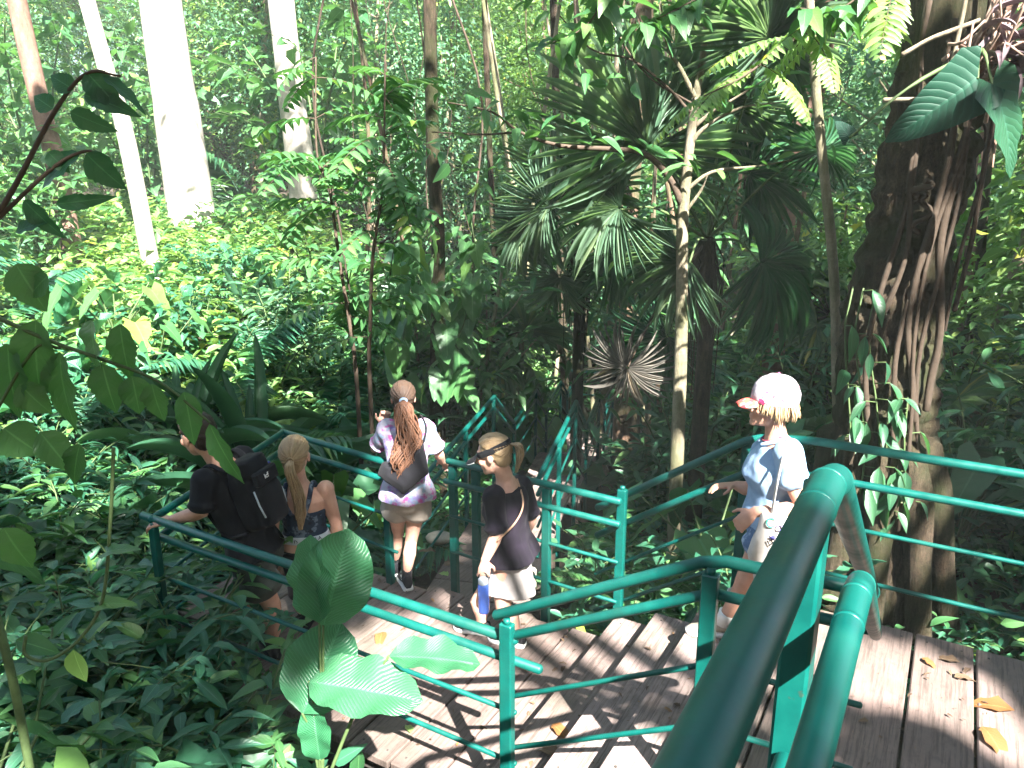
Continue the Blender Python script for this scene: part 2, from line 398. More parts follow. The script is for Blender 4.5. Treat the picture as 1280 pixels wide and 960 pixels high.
def frond(lv, st, p0, az, e0, L, npair, lw, bend=1.1, lr=.28, leaf='leaflet', r=.012):
    """pinnate frond"""
    pts = []; p = Vector(p0); e = e0
    n = 12
    for i in range(n + 1):
        pts.append(p.copy()); e -= bend / n; p = p + Vector(dirs(np.array(az), np.array(e))) * (L / n)
    st.tube(pts, [r * (1 - .75 * i / n) for i in range(n + 1)], 5)
    A = np.array([tuple(q) for q in pts]); tt = np.linspace(.14, .99, npair)
    P = np.stack([np.interp(tt * n, np.arange(n + 1), A[:, c]) for c in range(3)], -1)
    Tn = np.gradient(A, axis=0); Tn = np.stack([np.interp(tt * n, np.arange(n + 1), Tn[:, c]) for c in range(3)], -1); Tn /= np.linalg.norm(Tn, axis=1, keepdims=True)
    sd = np.cross(Tn, [0, 0, 1.0]); sd /= np.maximum(np.linalg.norm(sd, axis=1, keepdims=True), 1e-6); up = np.cross(sd, Tn)
    prof = np.sin(np.pi * np.clip(tt * .92 + .06, 0, 1)) ** .55
    for s_ in (-1, 1):
        d = sd * s_ + Tn * .55 - up * .18 + rng.normal(0, .06, P.shape)
        ll = L * lr * prof * (.9 + .2 * rng.random(npair))
        lv.add(leaf, P, d, up + sd * s_ * -.1, ll, lw * (.6 + .4 * prof))
def pinnate(key, n, L, npair, lw, mat, el=(.7, 1.3), bend=1.2, lr=.28, trunk=0, tr=.05):
    lv = Leaves(); st = MB()
    top = Vector((0, 0, trunk))
    if trunk: st.tube([(0, 0, -.2), (.04, .02, trunk * .5), top], [tr * 1.2, tr, tr * .9], 10, lump=.08)
    for k in range(n):
        az = k * 2.4 + rng.normal(0, .2); frond(lv, st, top, az, el[0] + (el[1] - el[0]) * rng.random(), L * (.75 + .4 * rng.random()), npair, lw, bend * (.8 + .4 * rng.random()), lr)
    proto(key, [('trunk' if trunk else 'stem', st.mesh('stem', M['bark_brown' if trunk else 'stem'])), ('foliage', lv.mesh('foliage', M[mat]))])

def fan(lv, hub, axis, nrm, Rad, nseg=34, span=5.2, droop='seg', wd=.075, cone=.25):
    """fan leaf: segments radiate in the plane with normal nrm about hub; axis = middle segment direction"""
    axis = np.array(axis, float); nrm = np.array(nrm, float); axis /= np.linalg.norm(axis); sd = np.cross(axis, nrm); sd /= np.linalg.norm(sd); nrm = np.cross(sd, axis)
    a = np.linspace(-span / 2, span / 2, nseg) + rng.normal(0, .02, nseg)
    d = np.cos(a)[:, None] * axis + np.sin(a)[:, None] * sd + nrm * cone
    L = Rad * (1 - .22 * (np.abs(a) / (span / 2)) ** 2) * (.92 + .16 * rng.random(nseg))
    lv.add(droop, np.array(hub)[None] + d * .02, d, nrm + rng.normal(0, .25, (nseg, 3)), L, Rad * wd * np.ones(nseg))
def fan_palm(key, H, n, Rad, pet, mat='leaf_fan', tr=.06, skirt=True, el=(-.5, 1.2)):
    lv = Leaves(); st = MB(); pt = MB()
    top = Vector((0, 0, H)); st.tube([(0, 0, -.3), (.03, 0, H * .5), top], [tr * 1.25, tr, tr * 1.1], 12, lump=.12)
    for k in range(n):
        az = k * 2.4 + rng.normal(0, .25); e = el[0] + (el[1] - el[0]) * ((k + .5) / n)
        d = Vector(dirs(np.array(az), np.array(e))); hub = top + d * pet * (.8 + .4 * rng.random()) - Vector((0, 0, pet * .12))
        pt.tube([top, top.lerp(hub, .5) + Vector((0, 0, .04)), hub], [.012, .010, .008], 5)
        ax = d + Vector((0, 0, -.55 - .3 * (1 - e))); nn = Vector((0, 0, 1)) * math.cos(e) - Vector((math.cos(az), math.sin(az), 0)) * math.sin(e) + Vector(rng.normal(0, .2, 3))
        fan(lv, hub, ax, nn, Rad * (.85 + .3 * rng.random()), 32, 5.0, 'seg' if e > .2 else 'seg_droop', .08)
    if skirt:
        for k in range(16):
            az = rng.random() * 6.283; z0 = H - .05 - rng.random() * .3; q = Vector((math.cos(az), math.sin(az), 0))
            pt.tube([Vector((0, 0, z0)) + q * tr, Vector((0, 0, z0 - .3)) + q * (tr + .10), Vector((0, 0, z0 - .9)) + q * (tr + .12 * rng.random())], [.007, .006, .004], 4)
    proto(key, [('trunk', st.mesh('trunk', M['bark_dark'])), ('petioles', pt.mesh('petioles', M['twig'])), ('crown', lv.mesh('crown', M[mat]))])

def aroid(key, n, H, L, wr, mat, tpl='heart', spread=.6, hang=.9):
    lv = Leaves(); st = MB()
    for k in range(n):
        az = k * 2.4 + rng.normal(0, .3); s_ = spread * (.3 + .8 * rng.random()); h = H * (.45 + .6 * rng.random())
        tip = Vector((math.cos(az) * s_, math.sin(az) * s_, h)); st.tube([(0, 0, 0), (tip.x * .3, tip.y * .3, h * .6), tip], [.014, .011, .008], 5)
        e = -hang * (.5 + .6 * rng.random()); d = dirs(np.array(az + rng.normal(0, .4)), np.array(e)); ll = L * (.7 + .5 * rng.random())
        nn = np.array([math.cos(az) * math.sin(-e), math.sin(az) * math.sin(-e), math.cos(e)]) + rng.normal(0, .2, 3)
        lv.add(tpl, tip, d, nn, ll, ll * wr)
    proto(key, [('stem', st.mesh('stem', M['stem'])), ('foliage', lv.mesh('foliage', M[mat]))])

def clusters(lv, C, per, L, wr, tpl, rad=(.4, .4, .2), sag=-.25):
    """leaf sprays round cluster centres C"""
    n = len(C); P = np.repeat(C, per, 0); off = rng.normal(0, 1, (n * per, 3)) * np.array(rad) * .6
    az = np.arctan2(off[:, 1], off[:, 0]) + rng.normal(0, .7, n * per); d = dirs(az, sag + rng.normal(0, .35, n * per))
    LL = L * (.6 + .7 * rng.random(n * per)); lv.add(tpl, P + off, d, upn(n * per, .4), LL, LL * wr * (.8 + .4 * rng.random(n * per)))
def tree(key, H, r0, crown_z, crown_r, ncl, per, L, mat, bk, limbs=9, wr=.42, tpl='far', lean=(0, 0), rad=(.55, .55, .25), lump=.05, hollow=.35):
    lv = Leaves(); st = MB()
    tp = [Vector((lean[0] * t + .12 * math.sin(3 * t + H), lean[1] * t + .1 * math.cos(2.6 * t), H * t)) - Vector((0, 0, .3)) * (1 - t) for t in np.linspace(0, 1, 12)]
    st.tube(tp, [r0 * (1.25 if i == 0 else 1) * (1 - .72 * i / 11) for i in range(12)], 12, lump=lump)
    cz0, cz1 = crown_z; C = []
    while len(C) < ncl:
        q = rng.normal(0, 1, 3); q /= np.linalg.norm(q); rr = (hollow + (1 - hollow) * rng.random()) ; z = (cz0 + cz1) / 2 + q[2] * rr * (cz1 - cz0) / 2
        if noise.noise(Vector(q * 2.2) + Vector((H, r0 * 50, 0))) < -.25: continue
        t = np.clip(z / H, 0, 1); c0 = np.array([lean[0] * t, lean[1] * t, 0])
        C.append(c0 + np.array([q[0] * rr * crown_r, q[1] * rr * crown_r, z]))
    C = np.array(C)
    for k in range(limbs):
        c = Vector(C[rng.integers(ncl)]); t = np.clip((c.z - .25 * crown_r) / H, .15, .97); i = int(t * 11); a = tp[i]
        m_ = a.lerp(c, .5) + Vector((0, 0, -.1 * crown_r * rng.random())); r1 = r0 * (1 - .7 * t) * .5
        st.tube(spline([a, m_, c], 4), np.linspace(r1, .012, 9), 6)
    clusters(lv, C, per, L, wr, tpl, rad)
    proto(key, [('trunk', st.mesh('trunk', M[bk])), ('crown', lv.mesh('crown', M[mat]))])
# ================================================================== SETTING: ground
def build_ground():
    xs = np.concatenate([np.linspace(-90, -14, 30), np.linspace(-13.5, 13.5, 150), np.linspace(14, 90, 30)])
    ys = np.concatenate([np.linspace(-40, -4, 16), np.linspace(-3.6, 22, 150), np.linspace(22.5, 110, 50)])
    X, Y = np.meshgrid(xs, ys); Z = ground(X, Y); n, m = X.shape
    V = np.stack([X, Y, Z], -1).reshape(-1, 3); i = np.arange(n * m).reshape(n, m)
    Q = np.stack([i[:-1, :-1], i[:-1, 1:], i[1:, 1:], i[1:, :-1]], -1).reshape(-1, 4)
    tag(link('ground', np_mesh('ground', V, Q, None, [M['soil']])), kind='structure')
build_ground()

# ================================================================== walkways
A_Z, B_Z, C_Z = -2.40, -3.00, -1.40
D_DIR = Vector((math.sin(R(12.3)), math.cos(R(12.3)), 0)); D_PERP = Vector((math.cos(R(12.3)), -math.sin(R(12.3)), 0))
def plank(mb, a, b, wdir, wd, th=.05):
    """board whose top surface centre line runs a->b"""
    a = Vector(a); b = Vector(b); ln = (b - a).length; ax = (b - a).normalized(); z = ax.cross(wdir).normalized()
    if z.z < 0: z = -z
    mb.box((a + b) / 2 - z * th / 2 + ZD * float(rng.normal(0, .0015)), (ln, wd, th), (ax, z.cross(ax), z), 0, .006)
    if ln > .8:
        for q in (.07, ln - .07):
            for w_ in (-.3, .3): mb.box(a + ax * q + z.cross(ax) * (w_ * wd) + z * .0005, (.011, .011, .005), (ax, z.cross(ax), z), 1, .003)
def planks_uv(mb, u0, u1, v0, v1, z, wd=.285, gap=.014, jag=.03):
    v = v0
    while v < v1 - .05:
        w_ = min(wd, v1 - v)
        plank(mb, W(u0 - rng.random() * jag, v + w_ / 2, z), W(u1 + rng.random() * jag, v + w_ / 2, z), VD, w_ - gap); v += wd
def timber_beam(mb, a, b, s=(.06, .14)):
    a = Vector(a); b = Vector(b); ax = (b - a).normalized(); y = ax.cross(ZD).normalized(); mb.box((a + b) / 2, ((b - a).length, s[0], s[1]), (ax, y, y.cross(ax) * -1 if False else ax.cross(y) * -1))

def deck(name, label, boards, beams):
    e = tag(empty(name, tuple(beams[0][0])), label, 'walkway')
    mb = MB(); boards(mb); mb.build('boards', [M['wood'], M['timber']], e)
    for a, b in beams: bm_ = MB(); timber_beam(bm_, a, b); bm_.build('beam', M['timber'], e)
    return e
# upper right platform (planks run away from the camera)
deck('wooden_platform', 'sunlit plank platform with fallen leaves at lower right beside the thick near handrail', lambda mb: planks_uv(mb, 2.72, 4.30, -.80, 3.6, A_Z),
     [(W(2.8, -.75, A_Z - .13), W(2.8, 3.5, A_Z - .13)), (W(4.2, -.75, A_Z - .13), W(4.2, 3.5, A_Z - .13)), (W(2.85, -.7, -2.55), W(2.85, -.7, -3.4)), (W(3.95, 1.5, -2.55), W(3.95, 1.5, -3.4))])
# lower landing where the four hikers stand
def lower_boards(mb):
    v = -1.70
    while v > -4.75:
        u1 = 4.24 if v > -3 else 4.16; u0 = 2.66
        if v < -4.15: u0 = 2.66 + (-(v + .15) - 4.0) / .59 * 1.5
        if u1 - u0 > .1: plank(mb, W(u0 - rng.random() * .03, v - .145, B_Z), W(u1 + rng.random() * .03, v - .145, B_Z), VD, .278)
        v -= .29
deck('wooden_landing', 'dark plank landing at lower middle carrying the group of four hikers', lower_boards,
     [(W(2.75, -1.7, B_Z - .13), W(2.75, -4.1, B_Z - .13)), (W(4.1, -1.7, B_Z - .13), W(4.1, -4.5, B_Z - .13)), (W(2.78, -1.75, -3.2), W(2.78, -1.75, -3.7)), (W(2.78, -3.9, -3.2), W(2.78, -3.9, -3.7))])
# short flight between them (treads climb to the right)
def flight(name, label, treads, beams):
    e = tag(empty(name, tuple(beams[0][0])), label, 'stairs')
    mb = MB(); treads(mb); mb.build('treads', [M['wood'], M['timber']], e)
    for a, b in beams: s_ = MB(); timber_beam(s_, a, b, (.05, .2)); s_.build('stringer', M['timber'], e)
def tr1(mb):
    for i, z in enumerate((-2.85, -2.70, -2.55)):
        plank(mb, W(2.70 - .02 * i, -1.69 + .295 * i + .155, z), W(4.28 + .05 * rng.random() - .03 * i, -1.69 + .295 * i + .155, z), VD, .315, .055)
flight('stair_flight', 'short flight of sunlit wooden treads striped by dark railing shadows', tr1,
       [(W(2.75, -1.72, -3.16), W(2.75, -.75, -2.62)), (W(4.05, -1.72, -3.16), W(4.05, -.75, -2.62))])
# the flight and top landing the photographer stands on
def tr2(mb):
    for i in range(4):
        u = 1.18 + .33 * (i + .5); z = C_Z - .2 * (i + 1); plank(mb, W(u, -.05, z), W(u, 1.15, z), UD, .31, .05)
flight('entry_stair', 'wooden steps under the thick near handrail, going down to the plank platform', tr2,
       [(W(1.15, -.02, -1.6), W(2.72, -.02, -2.55)), (W(1.15, 1.12, -1.6), W(2.72, 1.12, -2.55))])
deck('upper_landing', 'plank landing at the top of the near steps', lambda mb: planks_uv(mb, -1.6, 1.17, -.10, 1.25, C_Z),
     [(W(-1.5, 0, C_Z - .13), W(1.1, 0, C_Z - .13)), (W(-1.5, 1.1, C_Z - .13), W(1.1, 1.1, C_Z - .13)), (W(1.05, .02, -1.6), W(1.05, .02, -3.2)), (W(1.05, 1.1, -1.6), W(1.05, 1.1, -3.2))])
# far walkway: three level decks joined by stairs
def dpt(o, t, s_, z): return Vector((o.x, o.y, 0)) + D_DIR * t + D_PERP * s_ + ZD * z
D0 = Vector((-.204, 8.4, 0))       # end of the first level, left rail
D_W = .92
LEV = [(-3.2, 0.0, -3.40), (1.06, 2.66, -4.04), (3.54, 5.12, -4.55), (5.95, 7.6, -4.98)]
for k, (t0, t1, z) in enumerate(LEV):
    def bd(mb, t0=t0, t1=t1, z=z, k=k):
        t = t0
        while t < t1 - .03:
            s1 = D_W + (.5 if k == 3 else 0); plank(mb, dpt(D0, t + .14, .02, z), dpt(D0, t + .14, s1, z), D_DIR, .265); t += .28
    deck('far_walkway', ['dark boarded walkway leaving the landing behind the woman in the visor', 'second lower boarded level of the far walkway', 'third boarded level of the far walkway, seen past the second pair of rails', 'lowest boarded level at the far end of the walkway'][k], bd,
         [(dpt(D0, t0, .1, z - .13), dpt(D0, t1, .1, z - .13)), (dpt(D0, t0, .8, z - .13), dpt(D0, t1, .8, z - .13)), (dpt(D0, t1 - .1, .1, z - .2), dpt(D0, t1 - .1, .1, z - .9))])
    if k < 3:
        t2, z2 = LEV[k + 1][0], LEV[k + 1][2]
        def trd(mb, t1=t1, t2=t2, z=z, z2=z2):
            n = 3
            for i in range(n): plank(mb, dpt(D0, t1 + (t2 - t1) * (i + .5) / n, .02, z + (z2 - z) * (i + 1) / (n + 1)), dpt(D0, t1 + (t2 - t1) * (i + .5) / n, D_W, z + (z2 - z) * (i + 1) / (n + 1)), D_DIR, (t2 - t1) / n - .02)
        flight('walkway_steps', ['wooden steps between the first and second levels of the far walkway', 'wooden steps between the second and third levels of the far walkway', 'last wooden steps down to the lowest level of the far walkway'][k], trd,
               [(dpt(D0, t1, .05, z - .12), dpt(D0, t2, .05, z2 - .12)), (dpt(D0, t1, .88, z - .12), dpt(D0, t2, .88, z2 - .12))])
# ================================================================== railings
G = M['green_paint']
def railing(name, label, rails, posts, group='green metal railings'):
    """rails = list of (part name, points, radius); posts = (top, bottom z, size, axis)"""
    e = tag(empty(name, tuple(Vector(posts[0][0]).xy) + (posts[0][1],)), label, 'railing', group)
    for pn, pts, r in rails:
        mb = MB(); mb.tube(pts, r, 24 if name == 'handrail' else 14 if r > .02 else 10)
        if name == 'handrail' and len(pts) > 3:   # weld beads by the bend
            P_ = [Vector(p) for p in pts]
            for c_, d_ in ((P_[1], P_[1] - P_[0]), (P_[2], P_[3] - P_[2]), (P_[1] - (P_[1] - P_[0]).normalized() * .09, P_[1] - P_[0])):
                d_ = d_.normalized(); mb.tube([c_ - d_ * .005, c_, c_ + d_ * .005], [r * 1.0, r * 1.035, r * 1.0], 20, round_ends=False)
        o = mb.build(pn, G, e)
    for top, zb, sz, ax in posts:
        mb = MB(); top = Vector(top); mb.box((top.x, top.y, (top.z + zb) / 2), (sz[0], sz[1], top.z - zb), (ax, ax.cross(ZD) * -1, ZD), 0, .005)
        mb.tube([top - ZD * .004, top + ZD * .022], min(sz) * .38, 10, round_ends=False)
        mb.build('post', G, e)
    return e
def elbow(pts, r=.07):
    """rounds the corners a little with short mitre segments"""
    P = [Vector(p) for p in pts]; out = [P[0]]
    for i in range(1, len(P) - 1):
        a = (P[i - 1] - P[i]); b = (P[i + 1] - P[i]); out += [P[i] + a.normalized() * min(r, a.length * .4), P[i] + b.normalized() * min(r, b.length * .4)]
    out.append(P[-1]); return out
TOPR, SECR, THIN = .0245, .022, .0125
# thick near handrail beside the photographer
railing('handrail', 'thick dark green pipe handrail closest to the camera at lower right',
    [('top_rail', elbow([W(-1.5, -.115, -.40), W(1.10, -.115, -.40), W(2.72, -.115, -1.40)], .05), .0245),
     ('middle_rail', elbow([W(-1.5, -.068, -.60), W(1.19, -.068, -.60), W(2.72, -.085, -1.56)], .05), .0215),
     ('lower_rail', [W(-1.5, -.13, -.86), W(1.06, -.13, -.86)], .017)],
    [(W(1.10, -.135, -.44), -1.46, (.066, .045), UD), (W(-.5, -.135, -.44), -1.46, (.072, .05), UD)])
# near side of upper platform and short flight
def slopes(zs, r, nm): return (nm, r)
pA = [(2.72, -.10), (2.68, -.66), (2.63, -1.52)]
def run(zA, zB, ext=0.0): 
    p = [W(2.72, -.10, zA), W(2.68, -.66, zA), W(2.63, -1.52, zB)]
    if ext: p[2] = p[2] + (p[2] - p[1]).normalized() * ext
    return p
railing('stair_railing', 'bright green stair railing sloping down across the sunlit treads in front',
    [('top_rail', elbow(run(-1.40, -1.86, .09), .05), TOPR), ('second_rail', run(-1.545, -1.985), SECR), ('thin_rail', run(-1.86, -2.30), THIN), ('thin_rail', run(-2.14, -2.58), THIN)],
    [(W(2.655, -.66, -1.45), -2.72, (.062, .045), VD), (W(2.605, -1.53, -1.91), -3.25, (.062, .045), VD)])
# near side of the landing
def seg(u0, v0, u1, v1, z, e0=0.0, e1=0.0):
    a = W(u0, v0, z); b = W(u1, v1, z); d = (b - a).normalized(); return [a - d * e0, b + d * e1]
railing('landing_railing', 'green railing along the near side of the landing, in front of the backpacker',
    [('top_rail', seg(2.63, -1.50, 2.63, -4.02, -2.0, 0, .12), TOPR), ('second_rail', seg(2.64, -1.50, 2.64, -4.0, -2.115, .12, .05), SECR), ('thin_rail', seg(2.63, -1.5, 2.63, -4.0, -2.38), THIN), ('thin_rail', seg(2.63, -1.5, 2.63, -4.0, -2.66), THIN)],
    [(W(2.60, -4.0, -2.03), -3.25, (.055, .04), VD)])
# left end
c0, c1 = (2.66, -4.05), (4.22, -4.59)
railing('end_railing', 'green railing at the left end of the landing under the backpacker',
    [('top_rail', seg(*c0, *c1, -2.0, .05), TOPR), ('second_rail', seg(*c0, *c1, -2.14), SECR), ('thin_rail', seg(*c0, *c1, -2.40), THIN), ('thin_rail', seg(*c0, *c1, -2.68), THIN)],
    [(W(4.25, -4.60, -2.02), -3.25, (.055, .04), UD), (W(3.45, -4.36, -2.02), -3.25, (.055, .04), UD)])
c2 = (4.09, -3.35)
railing('far_left_railing', 'dark green railing behind the ponytailed girl, ending behind the tie-dye shirt',
    [('top_rail', seg(*c1, *c2, -2.0, .02), TOPR), ('second_rail', seg(*c1, *c2, -2.14), SECR), ('thin_rail', seg(*c1, *c2, -2.42), THIN), ('thin_rail', seg(*c1, *c2, -2.70), THIN)],
    [(W(4.13, -3.46, -2.0), -3.25, (.06, .045), VD)])
c3, c4 = (4.34, -3.03), (4.29, -1.68)
railing('far_railing', 'green railing behind the woman in the visor, between the dark double posts and the stairs',
    [('top_rail', seg(*c3, *c4, -2.0, .02), TOPR), ('second_rail', seg(*c3, *c4, -2.16, .05), SECR), ('thin_rail', seg(*c3, *c4, -2.43), THIN), ('thin_rail', seg(*c3, *c4, -2.72), THIN)],
    [(W(4.36, -3.02, -2.03), -3.4, (.06, .045), VD), (W(4.36, -2.82, -2.03), -3.4, (.06, .045), VD), (W(4.32, -2.22, -2.03), -3.4, (.06, .045), VD), (W(4.33, -1.68, -1.93), -3.3, (.06, .045), VD)])
def far(za, zb): return [W(4.40, -1.88, za - .10), W(4.43, -.92, zb - .04), W(4.43, -.60, zb), W(4.44, 3.7, zb - .02)]
railing('platform_railing', 'long green railing along the far platform edge behind the woman in the cap',
    [('top_rail', elbow(far(-2.03, -1.44), .05), TOPR), ('second_rail', elbow(far(-2.23, -1.65), .05), SECR), ('thin_rail', far(-2.52, -1.92), THIN), ('thin_rail', far(-2.80, -2.23), THIN)],
    [(W(4.47, -.95, -1.53), -2.9, (.06, .045), VD), (W(4.48, 3.2, -1.50), -2.9, (.06, .045), VD)])
# far walkway rails, zigzag profile
def zig(side, dz, t_start):
    pts = [dpt(D0, t_start, side, LEV[0][2] + 1 + dz)]
    for k, (t0, t1, z) in enumerate(LEV):
        if k: pts.append(dpt(D0, t0, side, z + 1 + dz))
        if k < 3: pts.append(dpt(D0, t1, side, z + 1 + dz))
    pts.append(dpt(D0, LEV[3][1], side, LEV[3][2] + 1 + dz)); return pts
for side, t_s, lab in ((0.0, -2.75, 'dark green zigzag railing down the left side of the far walkway'), (.94, -2.35, 'dark green zigzag railing down the right side of the far walkway')):
    posts = []
    for k, (t0, t1, z) in enumerate(LEV):
        for t in ((t1 - .02,) if k == 0 else (t0 + .03, t1 - .03)) + ((-1.2,) if k == 0 else ()): posts.append((dpt(D0, t, side, z + .97), z - .5, (.05, .04), D_DIR))
    railing('walkway_railing', lab, [('top_rail', zig(side, 0, t_s), .023), ('second_rail', zig(side, -.13, t_s), .020), ('thin_rail', zig(side, -.42, t_s), .012), ('thin_rail', zig(side, -.70, t_s), .012)], posts)
e_ = LEV[3]
railing('end_barrier', 'low green barrier rails crossing the far end of the walkway',
    [('top_rail', [dpt(D0, e_[1] + .05, -.35, e_[2] + 1.0), dpt(D0, e_[1] + .05, 1.6, e_[2] + 1.0)], .026), ('second_rail', [dpt(D0, e_[1] + .05, -.35, e_[2] + .8), dpt(D0, e_[1] + .05, 1.6, e_[2] + .8)], .02), ('thin_rail', [dpt(D0, e_[1] + .05, -.35, e_[2] + .5), dpt(D0, e_[1] + .05, 1.6, e_[2] + .5)], .012)],
    [(dpt(D0, e_[1] + .06, -.3, e_[2] + .98), e_[2] - .3, (.05, .04), D_PERP), (dpt(D0, e_[1] + .06, 1.5, e_[2] + .98), e_[2] - .3, (.05, .04), D_PERP)])
mb = MB(); bc = PZ(652, 722, -2.92); mb.box(bc, (.20, .13, .17), (VD, UD, ZD), 0, .015)
tag(mb.build('concrete_block', M['stone']), 'pale concrete footing block beside the post behind the beige skirt', 'block')
# ================================================================== people
def skin(name, c, hot):
    m, nt, b, out = newmat(name); f = noise_n(nt, 14, 4); g = noise_n(nt, 60, 3)
    col = ramp(nt, f, [(.3, c), (.7, hot)]); nt.links.new(col, b.inputs['Base Color'])
    b.inputs['Roughness'].default_value = .5; b.inputs['Specular IOR Level'].default_value = .35
    b.inputs['Subsurface Weight'].default_value = .12; b.inputs['Subsurface Radius'].default_value = (.02, .008, .004); b.inputs['Subsurface Scale'].default_value = .4
    bump(nt, b, g, .06, .003); return m
M['skin'] = skin('fair_skin', (.50, .27, .20), (.60, .36, .27))
M['skin_tan'] = skin('tanned_skin', (.40, .21, .145), (.52, .29, .21))
def cloth(name, c, c2=None, rough=.85, weave=220, var=.15, bk=.25):
    m, nt, b, out = newmat(name); f = noise_n(nt, 7, 4); g = noise_n(nt, weave, 2)
    lo = tuple(x * (1 - var) for x in c); hi = c2 or tuple(x * (1 + var) for x in c)
    nt.links.new(ramp(nt, f, [(.35, lo), (.65, hi)]), b.inputs['Base Color'])
    b.inputs['Roughness'].default_value = rough; b.inputs['Specular IOR Level'].default_value = .2
    b.inputs['Sheen Weight'].default_value = .04; bump(nt, b, g, bk, .002); return m
M['black_cloth'] = cloth('black_cloth', (.010, .010, .013))
M['plum_cloth'] = cloth('dark_plum_cloth', (.008, .006, .011), (.015, .010, .020))
M['khaki_dark'] = cloth('dark_grey_green_cloth', (.035, .042, .036))
M['beige_cloth'] = cloth('beige_cloth', (.32, .28, .24))
M['skirt_cloth'] = cloth('pale_grey_skirt_cloth', (.36, .33, .32))
M['blue_shirt'] = cloth('light_blue_cloth', (.19, .30, .46), (.27, .39, .54))
M['canvas'] = cloth('cream_canvas', (.46, .43, .40), weave=160)
def blots(name, base, spots, scale=5, thr=(.52, .62), rough=.85):
    m, nt, b, out = newmat(name); col = base
    for i, c in enumerate(spots):
        f = noise_n(nt, scale * (1 + .23 * i), 3, stretch=(1 + .1 * i, 1, 1.0 + .2 * i)); tc = f.node.inputs['Vector'].links[0].from_node
        tc.inputs['Location'].default_value = (i * 3.7, i * 1.9, i * 5.1)
        col = mixc(nt, ramp(nt, f, [(thr[0], (0, 0, 0)), (thr[1], (1, 1, 1))]), col, c)
    if not isinstance(col, tuple): nt.links.new(col, b.inputs['Base Color'])
    b.inputs['Roughness'].default_value = rough; b.inputs['Specular IOR Level'].default_value = .2
    bump(nt, b, noise_n(nt, 200, 2), .2, .002); return m
M['tiedye'] = blots('tie_dye_cloth', (.40, .39, .47), [(.24, .19, .44), (.22, .32, .44), (.40, .09, .28), (.40, .38, .46)], 9, (.50, .60))
M['denim'] = blots('blue_denim', (.07, .12, .22), [(.16, .24, .38), (.30, .38, .50)], 12, (.5, .65))
M['bra_print'] = blots('navy_print_cloth', (.020, .035, .065), [(.12, .16, .22), (.015, .02, .035)], 16, (.55, .6), .6)
M['floral'] = blots('floral_cap_cloth', (.30, .275, .30), [(.45, .03, .10), (.14, .22, .19), (.42, .06, .08)], 19, (.63, .655))
M['floral_brim'] = blots('floral_brim_cloth', (.26, .40, .36), [(.55, .05, .06), (.50, .12, .07)], 22, (.47, .52))
M['white_band'] = plain('pale_elastic', (.42, .47, .52), .8, var=.1)
M['white'] = plain('white_rubber', (.72, .72, .70), .6, var=.06)
M['tan_shoe'] = plain('beige_suede', (.42, .36, .28), .85)
M['black_rubber'] = plain('black_rubber', (.012, .012, .014), .6)
M['strap_tan'] = plain('tan_strap', (.42, .24, .16), .6)
M['eye'] = plain('eye_white', (.7, .68, .64), .25, bumpk=0); M['iris'] = plain('dark_iris', (.03, .02, .015), .2, bumpk=0)
def hair(name, c1, c2): 
    m, nt, b, out = newmat(name); g = nt.nodes.new('ShaderNodeNewGeometry')
    f = noise_n(nt, 30, 4, stretch=(1, 1, .2)); col = mixc(nt, .5, ramp(nt, g.outputs['Random Per Island'], [(0, c1), (1, c2)]), ramp(nt, f, [(.3, c1), (.7, c2)]))
    nt.links.new(col, b.inputs['Base Color']); b.inputs['Roughness'].default_value = .55; b.inputs['Specular IOR Level'].default_value = .3; return m
M['blond'] = hair('blond_hair', (.19, .125, .068), (.40, .29, .17)); M['auburn'] = hair('auburn_hair', (.050, .026, .017), (.185, .088, .052)); M['dark_hair'] = hair('dark_brown_hair', (.016, .011, .009), (.045, .03, .022))
M['brown_hair'] = hair('brown_hair', (.035, .022, .016), (.09, .055, .038))

def remesh(mb, name, mat, parent, vox, smooth=5, wr=0.0, wsc=(6, 6, 6), seed=0.0, drape=0.0):
    """one continuous surface from overlapping closed lofts"""
    o = bpy.data.objects.new('tmp', mb.mesh('tmp', mat)); COL.objects.link(o)
    r = o.modifiers.new('r', 'REMESH'); r.mode = 'VOXEL'; r.voxel_size = vox; r.use_smooth_shade = True
    s_ = o.modifiers.new('s', 'SMOOTH'); s_.factor = .5; s_.iterations = smooth
    bpy.context.view_layer.update(); dg = bpy.context.evaluated_depsgraph_get()
    me = bpy.data.meshes.new_from_object(o.evaluated_get(dg)); bpy.data.objects.remove(o)
    me.name = name
    if not me.materials: me.materials.append(mat)
    if wr:
        n = len(me.vertices); co_ = np.empty(n * 3, np.float32); no = np.empty(n * 3, np.float32)
        me.vertices.foreach_get('co', co_); me.vertex_normals.foreach_get('vector', no); co_ = co_.reshape(-1, 3); no = no.reshape(-1, 3)
        d = np.array([noise.noise(Vector((p[0] * wsc[0] + seed, p[1] * wsc[1], p[2] * wsc[2]))) + .55 * noise.noise(Vector((p[0] * wsc[0] * 2.3, p[1] * wsc[1] * 2.3 + seed, (p[2] + p[0] * .6) * wsc[2] * 2.1))) for p in co_])
        d = np.where(d < 0, d * 1.4, d); co_ = co_ + no * (d * wr)[:, None]; me.vertices.foreach_set('co', co_.ravel()); me.update()
    me.polygons.foreach_set('use_smooth', np.ones(len(me.polygons), bool))
    return link(name, me, parent)

